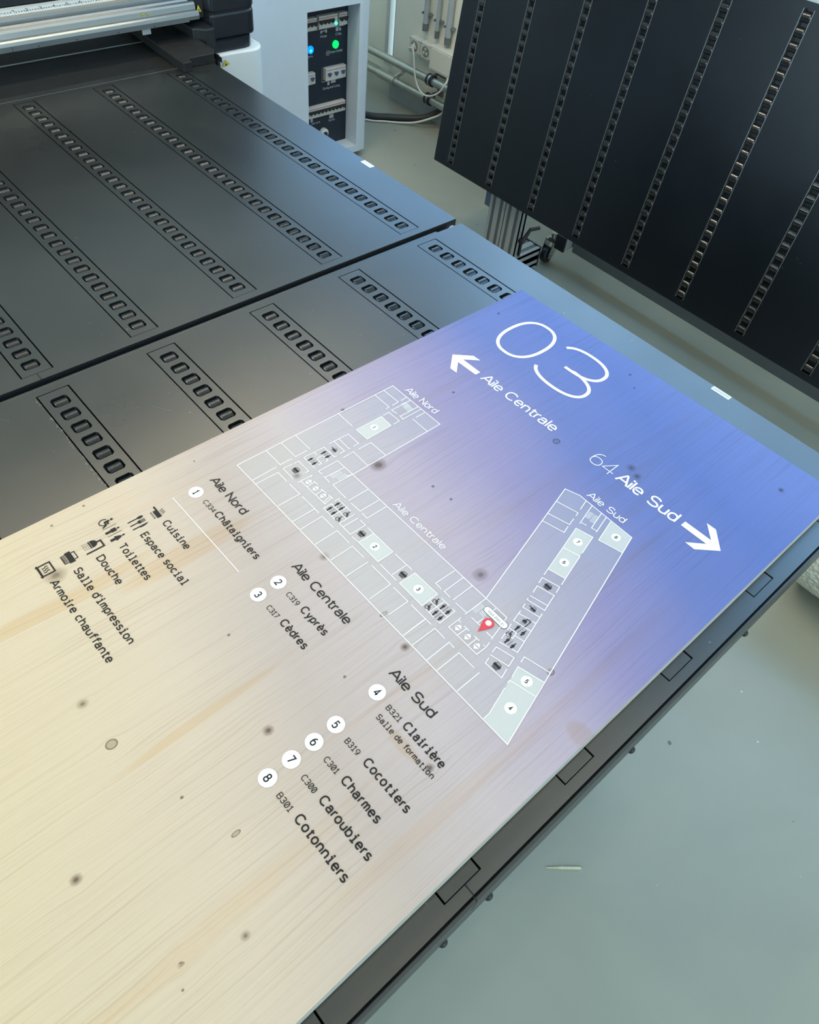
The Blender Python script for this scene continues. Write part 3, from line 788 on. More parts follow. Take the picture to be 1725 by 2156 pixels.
# transport belt in front of the beam
MB().box(-2.70, -1.872, -0.6, 0.965, 0.86, TOPZ - 0.001).build('transport_belt', M['belt'], pr)
MB().box(-1.872, mx0 - 0.0015, -0.6, 1.0475, 0.86, TOPZ - 0.0002).build('belt_end_plate', M['table'], pr)
MB().box(mx0 - .0012, mx0 + .0004, -0.6, my1 - .002, TOPZ - .002, TOPZ + .0002).build('joint_line', M['alu_dark'], pr)
MB().box(-2.0405, -2.0375, -0.6, 0.967, TOPZ - 0.001, TOPZ + 0.0008).build('belt_edge_wire', M['alu'], pr)
b = MB(); b.box(-2.70, -1.885, 0.966, 0.978, 0.86, TOPZ + .002); b.box(-2.70, -1.895, 0.982, 0.988, 0.86, TOPZ + .004); b.build('belt_side_rail', M['black_rough'], pr)
b = MB(); b.prism([(-2.60, 0.990), (-1.852, 0.952), (-1.815, 0.952), (-1.815, 0.975), (-1.838, 0.982), (-1.838, 1.050), (-1.862, 1.066), (-2.60, 1.066)], TOPZ - 0.0005, 0.9215)
b.build('side_guide', M['black_rough'], pr, bevel=0.0015)
MB().prism([(-2.60, 1.050), (-1.945, 1.058), (-1.925, 1.085), (-1.925, 1.112), (-2.60, 1.112)], 0.88, 0.944).build('guide_rail_block', M['black'], pr, bevel=0.003)
MB().box(-1.866, -1.828, 1.0665, 1.0675, 0.90, 0.912).build('guide_tab', M['black'], pr)
# print beam
beam = [(-1.950,.9605),(-1.9485,.9690),(-1.9500,.9755),(-1.9540,.9785),(-1.9600,.9775),(-1.9660,.9752),(-1.9655,.9785),(-1.9675,.9885),(-1.9705,.9925),(-1.9760,.9950),(-1.9790,.9990),(-1.9880,.9992),(-2.0000,1.0000),(-2.0010,1.0060),(-2.0060,1.0085),(-2.0230,1.0145),(-2.0260,1.0185),(-2.14,1.0185),(-2.14,.958),(-1.96,.958)]
m = MB(); m.prism([(z_, x_) for x_, z_ in beam][::-1], -0.6, 1.085)
m.v = [(v[1], v[2], v[0]) for v in m.v]
bm_ = m.build('print_beam', M['alu'], pr)
m = MB(); m.box(-1.9512, -1.9475, -0.6, 0.6065, .9585, .9690); m.box(-1.9512, -1.9475, 0.6075, 1.0545, .9585, .9690); m.build('lower_rail', M['alu_dark'], bm_)
m = MB()
for yy in (0.665, 0.755, 0.86, 0.955): m.box(-1.949, -1.9468, yy, yy + .003, .9605, .9625)
m.build('rail_screw', M['black'], bm_)
MB().box(-1.955, -1.9515, 0.925, 0.948, .945, .9590).build('sensor_bracket', M['alu_leg'], bm_, bevel=.001)
# the rule with ticks and figures along the beam
Rd = Vector((-2.0060, 0, 1.0085)); Re = Vector((-2.0230, 0, 1.0145)); ax = (Re - Rd); rl = ax.length; ax.normalize()
nrm = Vector((-ax.z, 0, ax.x)); nrm = nrm if nrm.z > 0 else -nrm
m = MB(); m.add([tuple(Rd + nrm*.0003 + Vector((0, a, 0)) + ax*c) for a, c in ((-.2, 0), (1.08, 0), (1.08, rl), (-.2, rl))], [(0, 1, 2, 3)])
rule = m.build('measuring_rule', M['white_plastic'], bm_)
m = MB()
for k in range(0, 121):
    yy = 0.30 + .0064 * k
    L_ = .0050 if k % 5 == 0 else .0026
    m.box(yy, yy + .0006, 0, L_, 0, .00005)
for k in range(24):
    yy = 0.30 + .032 * k
    add_text(m, '%d' % (k % 10), yy - .0035, yy + .0035, .0065, .0085, .0013, .0001)
    for q in range(1, 5): add_text(m, '%d' % ((k + q) % 10), yy + .0064*q - .0019, yy + .0064*q + .0019, .0058, .0046, .0008, .0001)
m.v = [tuple(Rd + nrm*(.0004 + v[2]) + Vector((0, v[0], 0)) + ax*v[1]) for v in m.v]
m.build('scale_marks', M['dark_ink'], rule)
MB().box(-2.30, -2.0265, -0.6, 1.10, 1.0190, 1.32).build('beam_cover', M['housing'], pr, bevel=0.004)
MB().box(-2.031, -2.0255, 0.60, 0.616, 1.0188, 1.040).build('cover_latch', M['steel'], pr)
m = MB(); m.box(-2.0262, -2.0256, 0.622, 0.6235, 1.02, 1.3); m.build('cover_seam', M['slot'], pr)
# end housing, neck and pedestal
hs = [(-2.45, 1.112), (-1.978, 1.112), (-1.955, 1.122)] + [(-1.955 - .03 + .03*math.cos(math.radians(a)), 1.232 + .03*math.sin(math.radians(a))) for a in (0, 15, 30, 45, 60, 75, 90)] + [(-2.45, 1.262)]
h = MB().prism(hs, 0.903, 0.962).build('end_housing', M['housing'], pr, bevel=0.006, seg=3)
hs2 = [(x_ + (.002 if x_ > -2 else 0), y_) for x_, y_ in hs]
MB().prism(hs2, 0.966, 1.32).build('housing_cover', M['housing'], h, bevel=0.006, seg=3)
MB().prism([(x_ - .004, y_) for x_, y_ in hs], 0.960, 0.968).build('housing_groove', M['slot'], h)
MB().prism([(-2.45, 1.112), (-1.940, 1.112)] + [(-1.940 - .03 + .03*math.cos(math.radians(a)), 1.209 + .03*math.sin(math.radians(a))) for a in (0, 30, 60, 90)] + [(-2.45, 1.239)], 0.872, 0.903).build('pedestal_neck', M['housing'], pr)
m = MB(); m.box(-2.20, -1.975, 1.072, 1.112, 0.955, 1.32); m.cyl((-1.972, 1.098, .972), (-1.975, 1.098, .972), .005, 10); m.build('carriage_end_block', M['black'], pr)
pd = [(-2.60, 1.1115), (-1.928, 1.1115)] + [(-1.922 - .045 + .045*math.cos(math.radians(a)), 1.222 + .045*math.sin(math.radians(a))) for a in range(0, 91, 9)] + [(-2.60, 1.267)]
MB().prism(pd, 0.0, 0.879).build('pedestal', M['white_plastic'], pr, bevel=0.005, smooth=True)
MB().box(-1.930, -1.9205, 1.1075, 1.1150, 0.80, 0.8815).build('pedestal_seam', M['housing'], pr)
def warning(pts, parent, sym='bolt'):
    A, B_, C_ = [Vector(p) for p in pts]; cen = (A + B_ + C_) / 3; nn = (B_ - A).cross(C_ - A).normalized()
    if nn.dot(Vector((0, 0, 1.65)) - cen) < 0: nn = -nn
    def tri(k, off): return [tuple(cen + (P - cen) * k + nn * off) for P in (A, B_, C_)]
    w_ = MB().add(tri(1.0, .0004), [(0, 1, 2)]).build('warning_sticker', M['ink_black'], parent)
    MB().add(tri(.84, .0007), [(0, 1, 2)]).build('yellow_field', M['yellow'], w_)
    m = MB(); u_ = (C_ - B_).normalized(); v_ = (A - (B_ + C_) / 2).normalized(); s_ = (C_ - B_).length
    def pt(a, c, o=.0009): return tuple(cen + u_*a*s_ + v_*c*s_ + nn*o)
    m.add([pt(-.20, -.20), pt(.22, -.20), pt(.22, -.13), pt(-.20, -.13)], [(0, 1, 2, 3)])
    m.add([pt(-.05, -.14), pt(.13, -.14), pt(.07, .02), pt(.02, .16), pt(-.02, .02)], [(0, 1, 2, 3, 4)])
    m.add([pt(-.2, -.06), pt(-.02, .0), pt(-.02, .05), pt(-.2, -.02)], [(0, 1, 2, 3)])
    m.build('hazard_symbol', M['ink_black'], w_)
warning([(-1.9195, 1.130, .868), (-1.9195, 1.119, .852), (-1.9195, 1.143, .856)], pr)
warning([(-1.968, 1.094, .988), (-1.968, 1.088, .972), (-1.968, 1.104, .968)], pr)
for yy in (0.936, 0.950):
    warning([(-1.9668, yy + .003, .9875), (-1.9662, yy - .003, .9815), (-1.9662, yy + .008, .9825)], pr)

# ================================================================ extension roller table
ex = thing('roller_extension_table', (-0.48, 0.35, 0), 'dark roller extension table carrying the printed wooden sign', 'table')
ex0, ex1, ey0, ey1 = -0.9245, -0.0405, -0.55, 1.0440
tabletop(ex0, ex1, -0.9105, -0.0520, ey0, ey1, ALLROWS, 0).build('tabletop', [M['table'], M['slot']], ex)
for ri, yc in enumerate(ALLROWS):
    n = 25
    s = strip_mesh(-0.8840, -0.9095, -0.0530, yc, n).build('roller_strip', [M['table'], M['slot']], ex)
    if yc in ROWS:
        for k in range(n):
            p = (-0.8840 + PIT * k, yc, TOPZ - 0.0083)
            if p[0] < -0.640: place_roller(s, p)
b = MB(); b.box(ex1 + 0.0022, ex1 + 0.0060, ey0, ey1, 0.80, TOPZ - .003); b.box(ex1 - .004, ex1 + .003, ey0, ey1, 0.80, TOPZ - .020); b.box(ex1 - 0.10, ex1 - 0.004, ey0, ey1 - .03, 0.80, TOPZ - 0.030)
b.build('side_apron', M['table_edge'], ex, bevel=0.001)
m = MB(); m.box(ex1 - .001, ex1 + .0023, ey0, ey1, TOPZ - .0195, TOPZ - .012); m.box(-0.0522, ex1 + .0002, 0.2043, 0.2059, TOPZ - .002, TOPZ + .0002); m.box(ex1 + .001, ex1 + .0062, .2043, .2055, .86, TOPZ - .0028); m.build('edge_seam', M['slot'], ex)
for yy, zz in ((0.7526, .803), (0.4925, .803), (0.243, .803), (0.1767, .803)):
    zb_ = 0.795
    yb = yy
    m = MB(); 
    for j in range(5):
        a0, a1 = math.radians(18*j), math.radians(18*(j+1))
        m.cyl((ex1 + .006 + .0042*math.sin(a0), yb, zz), (ex1 + .006 + .0042*math.sin(a1), yb, zz), .0052*math.cos(a0), 18, .0052*math.cos(a1) + 1e-5, False)
    m.build('apron_bolt', M['black'], ex, smooth=True)
m = MB(); rs_ = random.Random(3)
for k in range(60):
    sx_ = -0.905 + 0.26 * rs_.random(); sy_ = 0.1775 - 0.0030 * rs_.random() ** 2; l_ = .0015 + .005 * rs_.random(); w_ = .0003 + .0010 * rs_.random()
    m.add([(sx_, sy_, TOPZ + .00015), (sx_ + l_, sy_ - w_*.3, TOPZ + .00015), (sx_ + l_*.8, sy_ + w_, TOPZ + .00015), (sx_ + l_*.2, sy_ + w_*.8, TOPZ + .00015)], [(0, 1, 2, 3)])
for (ax0, ay0, ax1, ay1) in ((-.889,.062,-.862,.083),(-.90,.12,-.885,.131),(-.80,.30,-.775,.318),(-.70,.66,-.686,.668)):
    m.stroke([(ax0, ay0), ((ax0+ax1)/2 + .001, (ay0+ay1)/2), (ax1, ay1)], .0005, TOPZ + .00015)
m.build('scuff_mark', simple('pale_scuff', (0.17, 0.18, 0.17), 0.7, var=0.2, scale=400), ex)
MB().box(ex0 + .03, ex1 - .11, ey0 + .05, ey1 - .05, 0.80, 0.8700).build('table_tray', M['slot'], ex)
MB().box(mx1 + .0085, ex0 - .0020, -0.55, 0.985, 0.880, 0.8970).build('hinge_plate', M['table'], ex, bevel=.002)
for lx in (ex0 + .09, ex1 - .16):
    for ly in (ey0 + .10, ey1 - .16): MB().box(lx - .03, lx + .03, ly - .03, ly + .03, 0.0, 0.81).build('leg', M['alu_leg'], ex)
st = MB().box(-0.3225, -0.2885, 1.0325, 1.0435, TOPZ, TOPZ + .0004).build('inventory_sticker', M['sticker'], ex); st['label'] = 'small white sticker'
st2 = MB()
for k in range(10): st2.box(-0.319 + .0029*k, -0.3175 + .0029*k, 1.036, 1.0405, TOPZ + .0004, TOPZ + .0006)
st2.build('fine_print', M['print_grey'], st)

# ================================================================ folded roller table standing upright
K = 1.22
def Rm(a, b_, c):
    return (Matrix.Rotation(c, 4, 'Z') @ Matrix.Rotation(b_, 4, 'Y') @ Matrix.Rotation(a, 4, 'X'))
P0 = Vector((0, 0, 1.65)) + K * (Vector((-1.6137, 1.7283, 0.5768)) - Vector((0, 0, 1.65)))
MP = Matrix.Translation(P0) @ Rm(-0.13856, -0.04791, -0.07183)
fo = thing('folding_roller_table', (-1.0, 2.3, 0), 'black roller table folded upright on castors near the back wall', 'folding table')
def in_panel(mb, name, mat_, parent=fo, **kw):
    o = mb.build(name, mat_, None, **kw); o.parent = parent
    o.matrix_parent_inverse = world_mat(parent).inverted() if parent is fo else Matrix.Identity(4)
    if parent is fo:
        o.location = MP.to_translation(); o.rotation_euler = MP.to_euler()
    return o
SPC, PP, NR = 0.1836 * K, 0.0261 * K, 24
pxl, pxr, pzb, pzt = -0.078 * K, 1.70, -0.0201 * K, 0.634 * K
m = MB(); hw_ = 0.0128 * K; sb, st_ = -0.0035 * K, 0.622 * K
edges = [pxl] + [v for i in range(8) for v in (i*SPC - hw_, i*SPC + hw_)] + [pxr]
for i in range(0, len(edges), 2): m.box(edges[i], edges[i+1], 0.0, 0.016, pzb, pzt)
for i in range(8):
    m.box(i*SPC - hw_, i*SPC + hw_, 0.0, 0.016, pzb, sb); m.box(i*SPC - hw_, i*SPC + hw_, 0.0, 0.016, st_, pzt)
m.box(pxl + .01, pxr - .01, 0.016, 0.036, pzb + .01, pzt - .01)
in_panel(m, 'panel', M['panel'])
m = MB(); m.box(pxl, pxr, 0.0, 0.036, pzt, pzt + .003); in_panel(m, 'top_edge_strip', M['alu'])
cand = []
for i in range(8):
    s_ = MB(); 
    for sgn in (-1, 1): 
        s_.box(i*SPC + sgn*hw_*0.93 - .0011, i*SPC + sgn*hw_*0.93 + .0011, -0.0012, 0.014, sb, st_)
    s_.cur = 1
    for k in range(NR): s_.box(i*SPC - hw_*.9, i*SPC + hw_*.9, 0.0105, 0.0155, .0079*K + PP*(k+.5) - .0045, .0079*K + PP*(k+.5) + .0045)
    so = in_panel(s_, 'roller_strip', [M['panel_rail'], M['panel']])
    for k in range(NR):
        lc = Vector((i*SPC, 0.0082, .0079*K + PP*k)); wp = MP @ lc
        cand.append((0 if in_view(wp, 8) else 1, (wp - Vector((0, 0, 1.65))).length, so, lc))
big = MB(); prof_r = .0118; hl2 = hw_ * .84
def proller():
    mm = MB(); n = 18; prof = [(-hl2, prof_r - .003), (-hl2 + .0025, prof_r), (hl2 - .0025, prof_r), (hl2, prof_r - .003)]
    vs = []; fs = []
    for xx, rr in prof: vs += [(xx, rr*math.sin(2*PI*i/n), rr*math.cos(2*PI*i/n)) for i in range(n)]
    for j in range(3):
        for i in range(n): fs.append((j*n+i, j*n+(i+1)%n, (j+1)*n+(i+1)%n, (j+1)*n+i))
    fs += [tuple(range(n)), tuple(range(3*n, 4*n))[::-1]]
    return vs, fs
pv, pf = proller()
cand.sort(key=lambda c: (c[0], c[1]))
pp = None
for c in cand[:100]:
    if pp is None:
        pp = MB().add(pv, pf).build('roller', M['roller'], smooth=True); o = pp
    else:
        o = pp.copy(); COL.objects.link(o)
    o.parent = c[2]; o.matrix_parent_inverse = Matrix.Identity(4); o.location = c[3]
for c in cand[100:]: big.add([(v[0] + c[3].x, v[1] + c[3].y, v[2] + c[3].z) for v in pv], pf)
o = in_panel(big, 'roller', M['roller'], smooth=True); o['kind'] = 'stuff'
# trolley frame behind and below the panel
MB().box(-1.515, 0.10, 2.405, 2.45, 0.088, 0.136).build('bottom_rail', M['alu_dark'], fo, bevel=.003)
for fx in (-1.545, -0.06):
    MB().box(fx - .022, fx + .022, 2.362, 2.78, 0.10, 0.155).build('foot_profile', M['alu_leg'], fo, bevel=.002)
    MB().box(fx - .0235, fx + .0235, 2.353, 2.362, 0.098, 0.157).build('end_cap', M['black'], fo)
    qx = fx if fx < -1 else -0.52
    MB().box(qx - .02, qx + .02, 2.41, 2.45, 0.130, 0.95).build('frame_post', M['alu_leg'], fo)
    for zz in (0.55, 0.88):
        R3 = MP.to_3x3(); b0 = P0 + R3.col[1] * 0.036
        nv = R3.col[1]; yp = (b0.dot(nv) - qx*nv.x - (zz + .03)*nv.z) / nv.y
        MB().box(qx - .015, qx + .015, yp + .004, 2.415, zz, zz + .03).build('panel_arm', M['alu_leg'], fo)
    for cy in (2.405, 2.73):
        cx_ = fx - 0.072
        ca = MB().cyl((cx_ + .006, cy - .004, 0.098), (cx_ + .006, cy - .004, 0.128), 0.014, 16).build('castor', M['steel'], fo, smooth=True)
        m = MB(); m.box(cx_ - .01, fx, cy - .018, cy + .018, .098, .106); m.build('castor_plate', M['steel'], ca)
        m = MB()
        for sx_ in (-.020, .020): m.prism([(cy - .030, .024), (cy - .006, .020), (cy + .022, .080), (cy + .020, .097), (cy - .020, .097), (cy - .032, .045)], cx_ + sx_ - .0015, cx_ + sx_ + .0015, 'x')
        m.box(cx_ - .0215, cx_ + .0215, cy - .020, cy + .020, .092, .098)
        m.cyl((cx_ - .026, cy - .018, .032), (cx_ + .026, cy - .018, .032), .006, 10)
        m.build('castor_fork', M['steel'], ca)
        MB().cyl((cx_ - .013, cy - .018, .032), (cx_ + .013, cy - .018, .032), .032, 28).build('wheel', M['black'], ca, bevel=.004, smooth=True)

# ---------------------------------------------------------------- aluminium leg stand
sd = thing('profile_stand', (-1.66, 2.1, 0), 'aluminium profile stand with twin uprights below the upright panel', 'stand')
def profile(m, x0, x1, y0, y1, z0, z1, axis):
    """slotted aluminium extrusion as one mesh: core plus raised lands on its faces"""
    g = .0025
    m.cur = 1  # darker grey on the core paints in the shade of the grooves
    m.box(x0 + g*(axis != 'x'), x1 - g*(axis != 'x'), y0 + g*(axis != 'y'), y1 - g*(axis != 'y'), z0 + g*(axis != 'z'), z1 - g*(axis != 'z'))
    m.cur = 0
    def lands(a0, a1): 
        L_ = a1 - a0; return ((a0, a0 + .30*L_), (a1 - .30*L_, a1)) if L_ < .05 else ((a0, a0 + .16*L_), (a0 + .36*L_, a0 + .64*L_), (a1 - .16*L_, a1))
    if axis == 'z':
        for a, c in lands(x0, x1): m.box(a, c, y0, y1, z0, z1)
        for a, c in lands(y0 + g, y1 - g): m.box(x0, x1, a + .0004, c - .0004, z0, z1)
    else:
        for a, c in lands(x0, x1): m.box(a, c, y0, y1, z0, z1)
        for a, c in lands(z0 + g, z1 - g): m.box(x0, x1, y0, y1, a + .0004, c - .0004)
m = MB(); profile(m, -1.688, -1.600, 1.55, 2.305, 0.016, 0.098, 'y'); m.build('foot', [M['alu_leg'], M['alu_dark']], sd)
MB().box(-1.690, -1.598, 2.305, 2.311, 0.014, 0.100).build('foot_cap', M['black'], sd)
m = MB(); m.box(-1.668, -1.62, 1.60, 1.64, 0, .016); m.box(-1.668, -1.62, 2.24, 2.28, 0, .016); m.build('foot_pad', M['black'], sd)
m = MB(); profile(m, -1.772, -1.694, 2.15, 2.19, 0.016, 0.44, 'z'); m.build('upright', [M['alu_leg'], M['alu_dark']], sd)
m = MB(); profile(m, -1.690, -1.612, 2.15, 2.19, 0.098, 0.44, 'z'); m.build('upright', [M['alu_leg'], M['alu_dark']], sd)
m = MB(); m.cyl((-1.612, 2.175, .165), (-1.596, 2.175, .165), .010, 14); m.cyl((-1.598, 2.175, .165), (-1.592, 2.205, .215), .009, 12, .006); m.cyl((-1.593, 2.20, .21), (-1.575, 2.235, .216), .007, 10)
m.cyl((-1.600, 2.175, .155), (-1.600, 2.175, .102), .004, 8); m.build('clamp_lever', M['black'], sd, smooth=True)
m = MB(); m.box(-1.815, -1.774, 2.17, 2.18, .222, .40); m.build('hanging_plate', simple('blue_grey_plate', (0.10, 0.17, 0.26), 0.35), sd)

# ================================================================ things on the floor
m = MB(); n = 48; rad = 0.195; cy_, cz_ = 1.815, 0.199
vs = []; fs = []
xs = [-0.072 + 0.012*i for i in range(52)]
for xx in xs:
    vs += [(xx, cy_ + (rad + .0015*math.sin(7*a + xx*40) ) * math.cos(a), cz_ + (rad + .0015*math.sin(7*a + xx*40)) * math.sin(a)) for a in [2*PI*k/n for k in range(n)]]
for i in range(len(xs) - 1):
    for k in range(n): fs.append((i*n+k, i*n+(k+1)%n, (i+1)*n+(k+1)%n, (i+1)*n+k))
m.add(vs, fs)
rw = thing('bubble_wrap_roll', (0.2, 1.815, 0), 'roll of white bubble wrap lying on the floor right of the table', 'roll')
m.build('wrap', M['bubble'], rw, smooth=True)
m = MB()
spir = [(cy_ + (.04 + .155*k/150) * math.cos(2*PI*k/15), cz_ + (.04 + .155*k/150) * math.sin(2*PI*k/15)) for k in range(151)]
for a, c in zip(spir[:-1], spir[1:]): m.add([(-0.071, *a), (-0.071, *c), (0.53, *c), (0.53, *a)], [(0, 1, 2, 3)])
m.build('wound_layers', M['bubble'], rw)
a = Vector((-0.026, 0.606, 0.003)); c = Vector((0.024, 0.663, 0.003)); d = (c - a).normalized(); nn = Vector((-d.y, d.x, 0))
L_ = (c - a).length
prof = [(0, .0004), (.2, .0011), (.42, .0021), (.46, .0033), (.5, .0024), (.75, .0028), (.98, .0026), (1.0, .0016)]
up = [a + d*L_*t_ + nn*w_*(1.0 if i != 3 else 1.1) for i, (t_, w_) in enumerate(prof)]; lw = [a + d*L_*t_ - nn*w_*.8 for t_, w_ in prof][::-1]
tag(MB().prism([(v.x, v.y) for v in lw + up][::1], 0.0, 0.0035).build('wood_splinter', M['splinter']), 'pale wood splinter lying alone on the grey floor', 'splinter')
OUTLINE=[(-605.5,318.6),(-605.8,587.8),(-503.7,588.8),(-502.3,429.2),(-254.9,431.3),(-311.4,640.6),(-291.2,647.8),(-202.8,646.6),(-115.9,322.0)]
